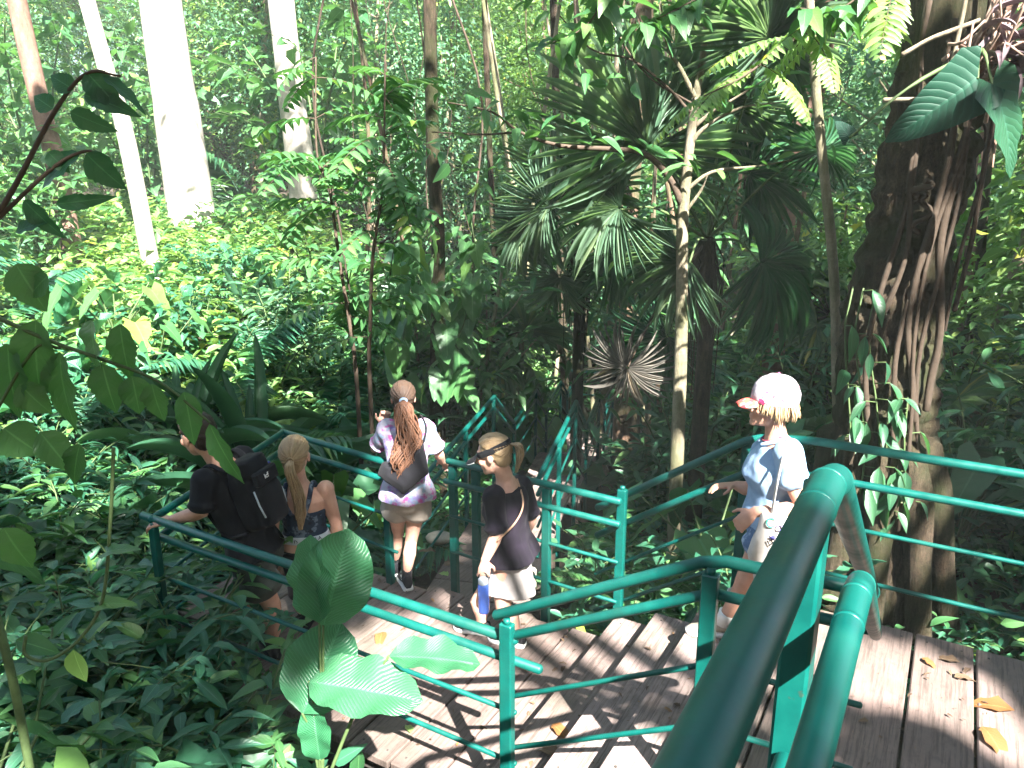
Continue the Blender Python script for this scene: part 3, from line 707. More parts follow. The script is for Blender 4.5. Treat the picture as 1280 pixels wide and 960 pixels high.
def hand(mb, wr, d, n, k, curl=.5, ts=1, spread=.06):
    d = d.normalized(); n = (n - d * n.dot(d)).normalized(); s = d.cross(n)
    def ell(c, a, b, dd): 
        nn = s.cross(dd).normalized(); return [c + s * a * math.cos(6.2832 * i / 12) + nn * b * math.sin(6.2832 * i / 12) for i in range(12)]
    mb.rings([ell(wr + d * (t * k), a * k, b * k, d) for t, a, b in ((-.02, .024, .02), (.01, .027, .018), (.04, .037, .016), (.07, .041, .015), (.092, .038, .011))])
    for off, ln in zip((-.030, -.010, .010, .029), (.066, .078, .073, .056)):
        b0 = wr + (d * .078 + s * off) * k; dd = (d + s * off * spread * 30).normalized(); pts = [b0]; a = curl * .5
        for q in (.46, .3, .26):
            dd2 = dd * math.cos(a) - n * math.sin(a); pts.append(pts[-1] + dd2 * ln * q * k); a += curl
        mb.tube(pts, [.0095 * k, .009 * k, .008 * k, .0065 * k], 8)
    b0 = wr + (d * .022 + s * ts * .026) * k; t1 = (d * .62 + s * ts * .72 - n * .3).normalized(); t2 = (d * .85 + s * ts * .3 - n * .4).normalized()
    mb.tube([b0, b0 + t1 * .045 * k, b0 + t1 * .045 * k + t2 * .034 * k], [.013 * k, .0105 * k, .0075 * k], 8)

class Fig:
    def __init__(s, name_lab, J, f, floor, k=1.0, wide=1.0, head_f=None, head_up=None, sk='skin', bust=0.0, group='hikers on the walkway'):
        s.J = J; s.k = k; s.wd = wide; s.floor = floor; s.bust = bust; s.sk = sk
        s.root = tag(empty('person', (J['hip'].x, J['hip'].y, floor)), name_lab, 'person', group)
        s.f = Vector(f).normalized(); s.hf = Vector(head_f if head_f else f).normalized(); s.hu = Vector(head_up if head_up else (0, 0, 1))
        s.hf = (s.hf - s.hu * s.hf.dot(s.hu) / s.hu.dot(s.hu)).normalized(); s.hu = s.hu.normalized(); s.hr = s.hf.cross(s.hu)
        s.Pc = (J['hipL'] + J['hipR']) / 2; s.Sc = (J['shL'] + J['shR']) / 2
    def H(s, x, y, z): return s.J['head'] + (s.hr * x + s.hf * y + s.hu * z) * s.k
    PROF = [(-.17, .085, .085, .0), (-.09, .150, .112, -.012), (.02, .168, .120, -.012), (.14, .158, .112, -.006), (.32, .130, .092, 0), (.5, .134, .094, .004), (.68, .150, .105, .01), (.84, .158, .1, .006), (.95, .135, .085, 0), (1.03, .085, .066, -.004), (1.09, .058, .056, 0)]
    def torso(s, mb, lo=-1, hi=2, off=0.0, prof=None, flare=None, n=22):
        up = (s.Sc - s.Pc); rings = []
        for t, a, b, sh in (prof or s.PROF):
            if t < lo - 1e-6 or t > hi + 1e-6: continue
            tt = min(max(t, 0), 1); c = s.Pc + up * t
            if t > 1: c = s.Sc + (s.J['neck'] - s.Sc) * min(1, (t - 1) / .09)
            r_ = ((s.J['hipR'] - s.J['hipL']).normalized() * (1 - tt) + (s.J['shR'] - s.J['shL']).normalized() * tt); r_ = (r_ - up * r_.dot(up) / up.dot(up)).normalized()
            fw = up.cross(r_).normalized(); o = off + (flare or 0) * max(0, .5 - t)
            bb = s.bust * math.exp(-((t - .7) / .13) ** 2)
            ring = []
            for i in range(n):
                an = 6.2832 * i / n; x = (a * s.wd * s.k + o) * math.cos(an); y = (b * s.wd * s.k + o + (bb * s.k if math.sin(an) > 0 else 0)) * math.sin(an)
                x = math.copysign(abs(x) ** .96 * (a * s.wd * s.k + o) ** .04, x); ring.append(c + r_ * x + fw * (y + sh * s.k))
            rings.append(ring)
        mb.rings(rings)
    def arm(s, mb, S, off=0.0, frac=None, flare=0.0):
        sh, el, wr = (s.J[q + S] for q in ('sh', 'el', 'wr')); k = s.k * (.5 + .5 * s.wd)
        R_ = [(0, .050), (.3, .047), (.7, .042), (1, .038), (1.25, .040), (1.6, .034), (2, .0255)]
        pts = []; rad = []
        for t, r in R_:
            if frac is not None and t > frac: 
                break
            pts.append(sh.lerp(el, t) if t <= 1 else el.lerp(wr, t - 1)); rad.append(r * k + off)
        if frac is not None: pts.append(sh.lerp(el, min(frac, 1))); rad.append(rad[-1] * .98 + flare)
        mb.tube(pts, rad, 12)
    def leg(s, mb, S, off=0.0, frac=None, flare=0.0, start=0.0):
        hp, kn, an = (s.J[q + S] for q in ('hip', 'kn', 'an')); k = s.k * s.wd
        back = -s.f * .018 * s.k
        R_ = [(0, .088, 0), (.3, .082, 0), (.7, .064, 0), (1, .052, 0), (1.12, .050, .3), (1.35, .056, 1), (1.65, .045, .6), (1.9, .034, .1), (2.02, .036, 0)]
        pts = []; rad = []
        for t, r, bk in R_:
            if frac is not None and t >= frac: break
            p = hp.lerp(kn, t) if t <= 1 else kn.lerp(an, t - 1); pts.append(p + back * bk); rad.append(r * k + off)
        if frac is not None: pts.append(hp.lerp(kn, frac) if frac <= 1 else kn.lerp(an, frac - 1)); rad.append(rad[-1] * .97 + flare)
        mb.tube(pts, rad, 14)
    def body(s, handL, handR):
        mb = MB(); k = s.k; s.torso(mb)
        for S, hd in (('L', handL), ('R', handR)):
            mb.ball(s.J['sh' + S], .054 * k * (.5 + .5 * s.wd)); s.arm(mb, S); s.leg(mb, S)
            if hd: hand(mb, s.J['wr' + S], Vector(hd[0]), Vector(hd[1]), k, hd[2], hd[3])
        ax = (s.hr, s.hf, s.hu); b = lambda p, r: mb.ball(s.H(*p), tuple(q * k for q in r) if hasattr(r, '__len__') else r * k, ax)
        b((0, -.012, .03), (.076, .096, .086)); b((0, .028, -.03), (.060, .068, .082)); b((0, .045, -.075), (.042, .045, .036)); b((0, .076, -.092), .021)
        t = lambda ps, rs: mb.tube([s.H(*p) for p in ps], [r * k for r in rs], 8)
        t([(0, .09, .022), (0, .106, -.005), (0, .119, -.026)], (.008, .010, .0125)); b((.012, .099, -.03), .0105); b((-.012, .099, -.03), .0105)
        t([(-.042, .076, .03), (0, .091, .034), (.042, .076, .03)], (.010, .011, .010)); b((.037, .066, -.022), .026); b((-.037, .066, -.022), .026)
        t([(-.022, .086, -.057), (0, .096, -.055), (.022, .086, -.057)], (.006, .008, .006)); t([(-.02, .084, -.067), (0, .094, -.068), (.02, .084, -.067)], (.006, .008, .006))
        for x in (-.077, .077): b((x, -.004, -.005), (.010, .02, .032))
        mb.tube([s.J['neck'] - (s.Sc - s.Pc).normalized() * .03, s.J['neck'].lerp(s.H(0, -.02, -.06), .5), s.H(0, -.015, -.05)], [.056 * k, .050 * k, .052 * k], 14)
        remesh(mb, 'body', M[s.sk], s.root, .0058, 6)
        for x in (-.031, .031):
            e = MB(); e.ball(s.H(x, .079, .006), .0125 * k); o = e.build('eye', M['eye'], s.root)
            e = MB(); e.ball(s.H(x, .0885, .006), (.006 * k, .004 * k, .006 * k), (s.hr, s.hf, s.hu)); e.build('iris', M['iris'], o)
    def garment(s, name, mat, lo, hi, off, sleeves=None, legs=None, flare=0.0, sfl=0.008, lfl=.01, vox=.009, wr=.006, wsc=(9, 9, 6), soff=None):
        mb = MB(); s.torso(mb, lo, hi, off, flare=flare)
        if sleeves:
            for S in 'LR': mb.ball(s.J['sh' + S], .056 * s.k * (.5 + .5 * s.wd) + off); s.arm(mb, S, soff or off + .006, sleeves, sfl)
        if legs:
            for S in 'LR': s.leg(mb, S, off + .004, legs, lfl)
        return remesh(mb, name, M[mat], s.root, vox, 12, wr, wsc, s.J['hip'].x * 3)
    def shoe(s, S, d, up_mat, sole_mat, L=.255, high=0.0, name='shoe', patch=False, pitch=0.0):
        an = s.J['an' + S]; d = Vector(d).normalized(); d = (d - ZD * d.z).normalized(); sd = d.cross(ZD); k = s.k
        z0 = s.J.get('fl' + S, s.floor); heel = Vector((an.x, an.y, z0)) - d * .062 * k
        P = [(0, .020, .060), (.04, .032, .088 + high * .6), (.22, .036, .092 + high), (.36, .036, .078 + high * .5), (.52, .041, .062), (.72, .046, .052), (.88, .040, .042), (.97, .024, .032), (1, .010, .024)]
        mb = MB(); rs = []
        for t, w_, h in P:
            c = heel + d * (L * t * k); rs.append([c + sd * w_ * k * math.cos(a) * (1 if math.sin(a) < .2 else .9) + ZD * (.018 + (h - .018) * (.5 + .5 * math.sin(a))) * k for a in np.linspace(0, 6.2832, 15)[:-1]])
        mb.rings(rs); o = mb.build(name, M[up_mat], s.root)
        mb = MB(); rs = []
        for q, zz in ((1.06, 0), (1.12, .008), (1.10, .026)):
            pts = [heel + d * (L * t * k) + sd * w_ * k * q for t, w_, h in P] + [heel + d * (L * t * k) - sd * w_ * k * q for t, w_, h in P[::-1]]
            c = heel + d * L * .5 * k; rs.append([c + (p - c) * (1.02 if q > 1.08 else 1) + ZD * zz for p in pts])
        mb.rings(rs); mb.build('sole', M[sole_mat], o)
        if patch:
            e = MB(); c = heel + d * .075 * k + sd * patch * .037 * k + ZD * (.085 * k); e.ball(c, (.021, .021, .004), (d, ZD, sd)); pz = e.build('ankle_patch', M['white'], o)
            e = MB()
            pts = []
            for i in range(10): a = math.pi / 2 + i * math.pi / 5; r_ = .013 if i % 2 == 0 else .0055; pts.append(c + sd * patch * .0042 + d * r_ * math.cos(a) + ZD * r_ * math.sin(a))
            e.rings([pts, [p + sd * patch * .002 for p in pts]]); e.build('star', M['black_cloth'], o)
        return o
    def sock(s, S, mat, fr=.62):
        kn, an = s.J['kn' + S], s.J['an' + S]; mb = MB(); mb.tube([kn.lerp(an, fr) , kn.lerp(an, .85), an + ZD * -.02], [.045 * s.k * s.wd, .041 * s.k * s.wd, .042 * s.k], 14, round_ends=False); mb.build('sock', M[mat], s.root)
    # ---- hair
    def ell(s, dr, e=1.0, c=(0, -.014, .03)):
        return s.H(c[0] + dr.x * .081 * e, c[1] + dr.y * .101 * e, c[2] + dr.z * .093 * e)
    def hair_back(s, mat, tie, n=90, low=-.35, r=.0075, front=.62, cap=True):
        """combed strands over the skull gathered at 'tie' (direction on the skull)"""
        mb = MB(); tie = Vector(tie).normalized()
        if cap: 
            mb2 = MB(); mb2.ball(s.H(0, -.022, .036), (.081 * s.k, .096 * s.k, .090 * s.k), (s.hr, s.hf, s.hu), n=24, m=16)
            mb2.ball(s.H(0, -.05, -.02), (.066 * s.k, .055 * s.k, .07 * s.k), (s.hr, s.hf, s.hu), n=20, m=12)
            remesh(mb2, 'hair', M[mat], s.root, .007, 3, .003, (60, 60, 20))
        for i in range(n):
            a = 6.2832 * i / n + rng.normal(0, .04); q = front + rng.normal(0, .06)
            st = Vector((math.sin(a), math.cos(a) * .8, .0)); 
            st = Vector((math.sin(a) * .95, .25 + .72 * math.cos(a) * .9 if math.cos(a) > -.3 else .0 - .2, .35 + .55 * math.cos(a))) if True else st
            st.normalize(); pts = []
            for t in np.linspace(0, 1, 9):
                w_ = (st * (1 - t) + tie * t); w_.normalize(); pts.append(s.ell(w_, 1.02 + .015 * math.sin(i * 7.1) + .01 * math.sin(t * 3.14)))
            mb.tube(pts, [r * .6 * s.k] + [r * s.k] * 7 + [r * .8 * s.k], 5)
        mb.build('hair_strands', M[mat], s.root); return s.ell(tie, 1.08)
    def ponytail(s, mat, p0, path, rads, n=46, wave=.006, r=.006, name='ponytail', flat=.6):
        mb = MB(); path = spline([Vector(p) for p in path], 6); m = len(path)
        for i in range(n):
            a = rng.random() * 6.2832; q = math.sqrt(rng.random()); ph = rng.random() * 6.28; cut = m - int(rng.random() * 5); pts = []; rr = []
            for j in range(cut):
                t = j / (m - 1); R_ = np.interp(t, np.linspace(0, 1, len(rads)), rads) * q
                wv = wave * math.sin(t * 17 + ph) * min(1, t * 3); pts.append(path[j] + s.hr * (R_ * math.cos(a) + wv) + s.hf * (R_ * flat * math.sin(a) + wv * .6)); rr.append(r * (1 - .5 * t))
            mb.tube(pts, rr, 5)
        mb.build(name, M[mat], s.root)
def JJ(**kw): return {k: (PY(*v) if not isinstance(v, Vector) else v) for k, v in kw.items()}
def lettering(txt, size, loc, xax, yax, mat, parent, name='lettering', depth=.002, align='CENTER'):
    c = bpy.data.curves.new('t', 'FONT'); c.body = txt; c.size = size; c.extrude = depth; c.align_x = align; c.align_y = 'CENTER'
    o = bpy.data.objects.new('t', c); COL.objects.link(o); bpy.context.view_layer.update()
    me = bpy.data.meshes.new_from_object(o.evaluated_get(bpy.context.evaluated_depsgraph_get())); bpy.data.objects.remove(o)
    x = Vector(xax).normalized(); y = Vector(yax); y = (y - x * y.dot(x)).normalized(); z = x.cross(y)
    mt = Matrix(((x.x, y.x, z.x, loc[0]), (x.y, y.y, z.y, loc[1]), (x.z, y.z, z.z, loc[2]), (0, 0, 0, 1))); me.transform(mt)
    me.materials.clear(); me.materials.append(mat); me.name = name; return link(name, me, parent)

# ---------------------------------------------------------------- woman in the floral cap (on the stairs)
Y = 3.95
J = JJ(head=(964, 506, Y), neck=(971, 543, Y), shL=(985, 566, Y - .17), shR=(957, 562, Y + .16), elL=(1000, 636, Y - .24), elR=(936, 612, Y + .24), wrL=(943, 640, Y - .2), wrR=(919, 606, Y + .27),
       hip=(962, 650, Y), hipL=(968, 655, Y - .09), hipR=(956, 651, Y + .09), knL=(931, 727, Y - .07), knR=(962, 727, Y + .10), anL=(903, 780, Y - .03), anR=(951, 775, Y + .12))
J['flL'] = -2.55; J['flR'] = -2.40
J['anL'].z = -2.46; J['anR'].z = -2.31
p = Fig('woman in a floral cap and light blue shirt reaching for the railing', J, (-1, .12, 0), -2.55, 1.08, .99, (-1, .02, -.06), (.05, 0, 1), 'skin_tan', .03)
p.body(((-.75, -.1, -.62), (-.3, -.75, .5), .9, 1), ((-1, .05, -.1), (0, .1, 1), .35, -1))
p.garment('shirt', 'blue_shirt', -.06, 1.03, .020, .52, None, .05, .014, wr=.008)
p.garment('denim_shorts', 'denim', -.17, .14, .014, None, .42, lfl=.02)
mb = MB(); 
for sg in (1, -1): mb.tube([p.J['neck'] + p.hr * sg * .05 - p.f * .045 + ZD * .0, p.J['neck'] + p.hr * sg * .072 - ZD * .012 + p.f * .01, p.J['neck'] + p.hr * sg * .03 + p.f * .085 - ZD * .05], [.016, .02, .012], 8, flat=.6)
mb.build('collar', M['blue_shirt'], p.root)
mb = MB(); mb.tube([p.J['neck'] + p.f * (.07 * math.cos(a)) + p.hr * (.062 * math.sin(a)) + ZD * (.004 - .04 * max(0, math.cos(a))) for a in np.linspace(-2.2, 2.2, 16)], .006, 6); mb.build('neckerchief', plain('dark_red_scarf', (.16, .03, .05), .8), p.root)
# bob of hair under the cap
mb = MB()
for i in range(420):
    a = R(-135) + R(270) * i / 419 + rng.normal(0, .10); st = Vector((math.sin(a), -math.cos(a), .05)); pts = []
    ln = 1.0 if abs(a) < 1.9 else .75; lnn = .10 * ln * (.8 + .4 * rng.random()); jt = .010 * rng.normal(); ph = rng.random() * 6.28
    for t in np.linspace(0, 1, 7): pts.append(p.ell(Vector((st.x, st.y, .12)).normalized(), .97) - p.hu * (t * lnn) + (p.hr * st.x + p.hf * st.y) * (.016 * math.sin(t * 2.4) + jt * t + .007 * t * math.sin(t * 6 + ph)) )
    mb.tube(pts, [.0032] * 5 + [.0028, .0015], 4)
mb2 = MB(); mb2.ball(p.H(0, -.04, -.02), (.070, .066, .075), (p.hr, p.hf, p.hu)); remesh(mb2, 'hair', M['blond'], p.root, .007, 3, .004, (60, 60, 15))
mb.build('hair_strands', M['blond'], p.root)
# cap
mb = MB(); rs = []
for z, q in ((-.012, 1.02), (.01, 1.07), (.05, 1.06), (.085, .95), (.112, .75), (.130, .45), (.137, .12)):
    rs.append([p.H(.092 * q * math.cos(a), -.016 + .112 * q * math.sin(a), .022 + z) for a in np.linspace(0, 6.2832, 29)[:-1]])
mb.rings(rs); cp = remesh(mb, 'cap', M['floral'], p.root, .006, 3, .0035, (14, 14, 30))
mb = MB(); rs = []
for t in np.linspace(0, 1, 6):
    yy = .085 + .085 * t; ww = .082 * math.sqrt(max(.02, 1 - (t * .93) ** 2.4)); zz = .03 - .030 * t ** 1.3
    rs.append([p.H(ww * math.cos(a), yy, zz - .022 * abs(math.cos(a)) ** 2 * (ww / .08) + .0035 * math.sin(a)) for a in np.linspace(0, 6.2832, 21)[:-1]])
mb.rings(rs); mb.build('cap_brim', M['floral_brim'], p.root)
mb = MB(); mb.ball(p.H(0, -.016, .160), .008); mb.build('cap_button', plain('pink_button', (.6, .1, .25), .7), p.root)
for S, d in (('L', (-.95, .1, 0)), ('R', (-.95, .15, 0))): p.shoe(S, d, 'tan_shoe', 'white', .25); p.sock(S, 'white', .80)
# tote bag on her arm
tb = tag(empty('tote_bag', tuple(PY(968, 700, Y - .27))), 'cream canvas tote bag with coloured letters hanging at the woman in the cap', 'bag')
q = [PY(949, 640, Y - .24), PY(1012, 648, Y - .30), PY(1002, 742, Y - .36), PY(936, 700, Y - .30)]
TR = [PY(952, 640, Y - .25), PY(1016, 646, Y - .25), PY(1012, 745, Y - .22), PY(944, 742, Y - .22), PY(934, 690, Y - .24)]
mb = MB(); rs = []
cen = sum(TR, Vector()) / 5
for dz, sc_ in ((-.035, .80), (-.028, .94), (-.008, 1.0), (.012, .96), (.024, .8)):
    ring = []
    for a, b in zip(TR, TR[1:] + TR[:1]):
        for t in (0, .25, .5, .75): ring.append(cen + (a.lerp(b, t) - cen) * sc_ + Vector((0, 1, 0)) * dz)
    rs.append(ring)
mb.rings(rs); remesh(mb, 'bag', M['canvas'], tb, .008, 3, .008, (10, 10, 5))
mb = MB(); mb.tube(spline([TR[0].lerp(TR[1], .2), PY(972, 600, Y - .28), p.J['shL'] + Vector((-.02, -.02, .075))], 6), .014, 8, flat=.35); mb.build('strap', M['canvas'], tb)
fx, fy = (TR[1] - TR[0]).normalized(), Vector((0, .15, 1))
for ch, c, px, py, sz in (('C', (.10, .55, .40), 963, 654, .075), ('o', (.28, .20, .62), 975, 658, .075), ('s', (.75, .42, .06), 986, 661, .075), ('t', (.10, .45, .55), 995, 664, .075), ('a', (.65, .2, .3), 1004, 667, .075)):
    lettering(ch, sz, PY(px, py, Y - .295), fx, fy, plain('letter_ink', c, .8, var=.05, bumpk=0), tb)
mb = MB(); c = PY(966, 672, Y - .293); pts = []
for i in range(12): a = i * math.pi / 6; r_ = .022 if i % 2 == 0 else .009; pts.append(c + fx * r_ * math.cos(a) + ZD * r_ * math.sin(a))
mb.rings([pts, [q + Vector((0, -.004, 0)) for q in pts]]); mb.build('star_mark', plain('navy_ink', (.07, .07, .26), .8, bumpk=0), tb)
mb = MB(); mb.tube([PY(959, 676, Y - .294), PY(962, 682, Y - .294), PY(969, 676, Y - .294)], .0035, 5); mb.build('tick_mark', M['black_cloth'], tb)
mb = MB(); mb.tube([PY(964, 690, Y - .294), PY(970, 679, Y - .294)], .008, 5); mb.build('orange_mark', plain('orange_ink', (.75, .40, .05), .8, bumpk=0), tb)

# ---------------------------------------------------------------- woman in the visor
Y = 4.55
J = JJ(head=(617, 568, Y - .03), neck=(632, 597, Y), shL=(617, 622, Y - .16), shR=(650, 607, Y + .15), elL=(621, 668, Y - .22), elR=(664, 648, Y + .2), wrL=(606, 701, Y - .26), wrR=(654, 672, Y + .16),
       hip=(637, 694, Y), hipL=(630, 697, Y - .08), hipR=(645, 692, Y + .09), knL=(629, 757, Y - .10), knR=(597, 752, Y + .12), anL=(645, 797, Y - .06), anR=(602, 792, Y + .08))
J['anL'].z = -2.91; J['anR'].z = -2.91
p = Fig('woman with a dark sun visor and plum shirt walking and holding a blue bottle', J, (-.86, .45, 0), -3.0, 1.06, 1.0, (-.86, .28, -.62), (-.30, .12, 1), 'skin', .02)
p.body(((-.08, -.05, -1), (.2, -.9, .1), .9, -1), ((-.9, .1, -.3), (0, .3, 1), .6, 1))
p.garment('shirt', 'plum_cloth', .0, 1.03, .022, .82, None, .06, .02, wr=.010, soff=.022)
mb = MB(); p.torso(mb, -.12, .2, .012); hl = p.Pc - ZD * .27
rs = []
for t in np.linspace(0, 1, 6):
    c = p.Pc.lerp(hl, t) + Vector((-.01, 0, 0)) * t; r_ = (p.J['hipR'] - p.J['hipL']).normalized(); fw = ZD.cross(r_)
    rs.append([c + r_ * (.175 + .035 * t + .008 * t * math.sin(7 * a)) * math.cos(a) + fw * (.135 + .05 * t + .008 * t * math.sin(5 * a)) * math.sin(a) for a in np.linspace(0, 6.2832, 41)[:-1]])
mb.rings(rs); remesh(mb, 'skirt', M['skirt_cloth'], p.root, .008, 3, .004, (9, 9, 4))
tie = p.hair_back('blond', (0, -.96, .1))
b0 = tie - p.hf * .005
p.ponytail('blond', b0, [b0, b0 - p.hf * .05 - ZD * .02, b0 - p.hf * .06 - ZD * .10, b0 - p.hf * .035 - ZD * .19], (.012, .034, .036, .012), 60, .01)
mb = MB(); ring = lambda e, z0: [p.H(.086 * e * math.sin(a), -.014 + .107 * e * math.cos(a), z0 + .018 * math.cos(a) * -1) for a in np.linspace(0, 6.2832, 33)[:-1]]
rs = [ring(1.0, .018), ring(1.04, .024), ring(1.03, .055), ring(.99, .058), ring(.95, .036)]; mb.rings(rs, cap=False)
fs = [(i, (i + 1) % 32, 4 * 32 + (i + 1) % 32, 4 * 32 + i) for i in range(32)]
mb.f += [list(f) for f in fs]; mb.m += [0] * 32; mb.sm += [True] * 32
vz = mb.build('visor', M['black_cloth'], p.root)
mb = MB(); rs = []
for t in np.linspace(0, 1, 6):
    yy = .088 + .085 * t; ww = .085 * math.sqrt(max(.02, 1 - (t * .93) ** 2.4)); zz = .022 - .028 * t
    rs.append([p.H(ww * math.cos(a), yy, zz - .02 * abs(math.cos(a)) ** 2 * (ww / .08) + .004 * math.sin(a)) for a in np.linspace(0, 6.2832, 21)[:-1]])
mb.rings(rs); mb.build('brim', M['black_cloth'], vz)
mb = MB(); mb.tube([p.H(.087 * math.cos(a), .088 + .088 * math.sin(a), .008 - .02 * math.sin(a) - .012 * abs(math.cos(a))) for a in np.linspace(.1, 3.04, 18)], .003, 5); mb.build('brim_piping', M['white'], vz)
p.shoe('L', (-.75, .3, 0), 'black_cloth', 'white', .25); p.shoe('R', (-.95, .3, 0), 'black_cloth', 'white', .25)
mb = MB(); S0 = p.J['shR'] + ZD * .07
pts = [S0 - p.f * .02, S0 - p.f * .10 - ZD * .10, p.Sc.lerp(p.Pc, .55) - p.f * .135, PY(612, 672, Y - .24), PY(590, 690, Y - .05)]
mb.tube(spline([p.J['neck'].lerp(p.J['shR'], .5) + ZD * .025 - p.f * .03, PY(654, 628, Y - .14), PY(645, 652, Y - .23), PY(622, 676, Y - .28)], 6), .006, 6, flat=.5); mb.build('bag_strap', M['strap_tan'], p.root)
# water bottle
bt = tag(empty('water_bottle', tuple(PY(600, 775, Y - .28))), 'translucent blue water bottle with a pale lid held by the woman in the visor', 'bottle')
m, nt, b, out = newmat('blue_clear_plastic'); b.inputs['Base Color'].default_value = (.12, .25, .80, 1); b.inputs['Roughness'].default_value = .12; b.inputs['Transmission Weight'].default_value = .55; b.inputs['IOR'].default_value = 1.3; b.inputs['Coat Weight'].default_value = .4; M['bottle'] = m
top = p.J['wrL'] + Vector((-.012, -.015, -.105)); bo = top + Vector((.005, 0, -.245))
def bprof(prof, z0):
    return [[Vector((top.x + .005 * (-z / .245), top.y, top.z + z)) + Vector((r * math.cos(a), r * math.sin(a), 0)) for a in np.linspace(0, 6.2832, 25)[:-1]] for r, z in prof]
mb = MB(); mb.rings(bprof([(.020, -.244), (.033, -.24), (.035, -.225), (.035, -.15), (.033, -.14), (.035, -.13), (.035, -.06), (.031, -.045), (.027, -.04)], 0)); mb.build('bottle_body', M['bottle'], bt)
mb = MB(); mb.rings(bprof([(.029, -.043), (.031, -.038), (.031, -.012), (.027, -.004), (.018, 0), (.004, .002)], 0)); ld = mb.build('lid', M['white_band'], bt)
mb = MB(); mb.tube([top + Vector((.026 * math.cos(a), 0, .0 + .035 * math.sin(a))) for a in np.linspace(0, 3.14, 9)], .0055, 6); mb.build('carry_loop', M['black_rubber'], ld)

# ---------------------------------------------------------------- girl in the tie-dye shirt
Y = 5.2
J = JJ(head=(504, 498, Y), neck=(508, 526, Y), shL=(484, 537, Y + .02), shR=(531, 537, Y - .02), elL=(469, 562, Y + .16), elR=(548, 566, Y + .06), wrL=(478, 531, Y + .20), wrR=(553, 578, Y + .16),
       hip=(509, 622, Y), hipL=(497, 623, Y), hipR=(522, 623, Y), knL=(497, 668, Y + .16), knR=(514, 675, Y + .05), anL=(494, 698, Y + .25), anR=(508, 716, Y + .03))
J['anL'].z = -2.9; J['anR'].z = -2.9
p = Fig('girl in a tie-dye shirt with a long auburn ponytail, one hand on the rail', J, (-.05, 1, 0), -3.0, 1.02, .88, (-.15, 1, -.05), None)
p.body(((.25, .1, 1), (-.2, .9, .2), 1.1, 1), ((.25, .8, -.45), (.2, .3, 1), .7, -1))
p.garment('shirt', 'tiedye', -.08, 1.03, .030, .72, None, .07, .02, wr=.010, soff=.026)
p.garment('shorts', 'beige_cloth', -.17, .14, .022, None, .30, lfl=.03)
tie = p.hair_back('brown_hair', (0, -.97, -.12))
mb = MB(); mb.tube([tie + p.hr * .022 * math.cos(a) + p.hu * .018 * math.sin(a) - p.hf * .01 for a in np.linspace(0, 6.28, 14)], .009, 6); mb.build('hair_tie', M['blue_shirt'], p.root)
p.ponytail('auburn', tie, [tie - p.hf * .005, tie - p.hf * .045 - ZD * .04, PY(511, 548, Y - .17), PY(505, 575, Y - .20), PY(500, 598, Y - .19)], (.018, .05, .085, .09, .03), 150, .022, .0065)
for S, sgn in (('L', -1), ('R', -1)): p.sock(S, 'black_cloth', .72); p.shoe(S, (-.35, .94, 0), 'black_cloth', 'white', .25, .035, patch=sgn)
sb = tag(empty('sling_bag', tuple(PY(503, 590, Y - .2))), 'black sling bag worn across the back of the tie-dye shirt', 'bag')
TR = [PY(530, 552, Y - .13), PY(536, 590, Y - .16), PY(505, 616, Y - .16), PY(473, 592, Y - .12), PY(478, 578, Y - .12), PY(500, 578, Y - .14)]
mb = MB(); cen = sum(TR, Vector()) / 6; rs = []
for dz, sc_ in ((.02, .85), (.01, 1.0), (-.03, 1.02), (-.065, .88), (-.085, .6)):
    ring = []
    for a, b_ in zip(TR, TR[1:] + TR[:1]):
        for t in (0, .33, .66): ring.append(cen + (a.lerp(b_, t) - cen) * sc_ + Vector((0, dz, 0)))
    rs.append(ring)
mb.rings(rs); remesh(mb, 'bag', M['black_cloth'], sb, .009, 5, .006, (9, 9, 9))
mb = MB(); mb.tube(spline([TR[0], PY(533, 535, Y - .10), p.J['shR'] + ZD * .085 + Vector((-.02, .02, 0)), p.J['shR'] + Vector((-.05, .15, -.02))], 6), .022, 8, flat=.3); mb.build('strap', M['black_cloth'], sb)

# ---------------------------------------------------------------- girl with the blond ponytail
Y = 4.7
J = JJ(head=(369, 570, Y), neck=(373, 601, Y), shL=(345, 616, Y - .02), shR=(407, 611, Y + .02), elL=(341, 659, Y - .06), elR=(420, 655, Y + .03), wrL=(344, 694, Y + .02), wrR=(424, 688, Y + .09),
       hip=(383, 680, Y), hipL=(368, 682, Y), hipR=(399, 679, Y), knL=(375, 745, Y + .05), knR=(404, 742, Y + .05), anL=(383, 790, Y + .02), anR=(408, 790, Y + .03))
J['anL'].z = -2.91; J['anR'].z = -2.91
p = Fig('girl with a blond ponytail in a dark crop top and black shorts', J, (.1, 1, 0), -3.0, 1.12, .92, (-.05, 1, -.1), None)
p.body(((.05, .12, -1), (-1, 0, 0), .5, 1), ((.05, .15, -1), (1, 0, 0), .5, -1))
# racer-back crop top
mb = MB(); p.torso(mb, .14, .70, .008); br = [PY(x, y, Y - .115 * q) for x, y, q in ((398, 622, 1.05), (399, 606, .9), (397, 590 + 8, .35))]
for px0, px1, px2 in ((392, 396, 394), (362, 352, 356)):
    mb.tube(spline([p.Sc.lerp(p.Pc, .32) + (p.J['shR'] - p.J['shL']).normalized() * (.045 if px0 > 380 else -.045) - p.f * .095, p.Sc.lerp(p.Pc, .12) + (p.J['shR'] - p.J['shL']).normalized() * (.075 if px0 > 380 else -.075) - p.f * .088, p.Sc + (p.J['shR'] - p.J['shL']).normalized() * (.085 if px0 > 380 else -.085) + ZD * .052 - p.f * .02, p.Sc + (p.J['shR'] - p.J['shL']).normalized() * (.08 if px0 > 380 else -.08) + p.f * .09 - ZD * .05], 6), .026, 10, flat=.6)
remesh(mb, 'crop_top', M['bra_print'], p.root, .007, 3, .002)
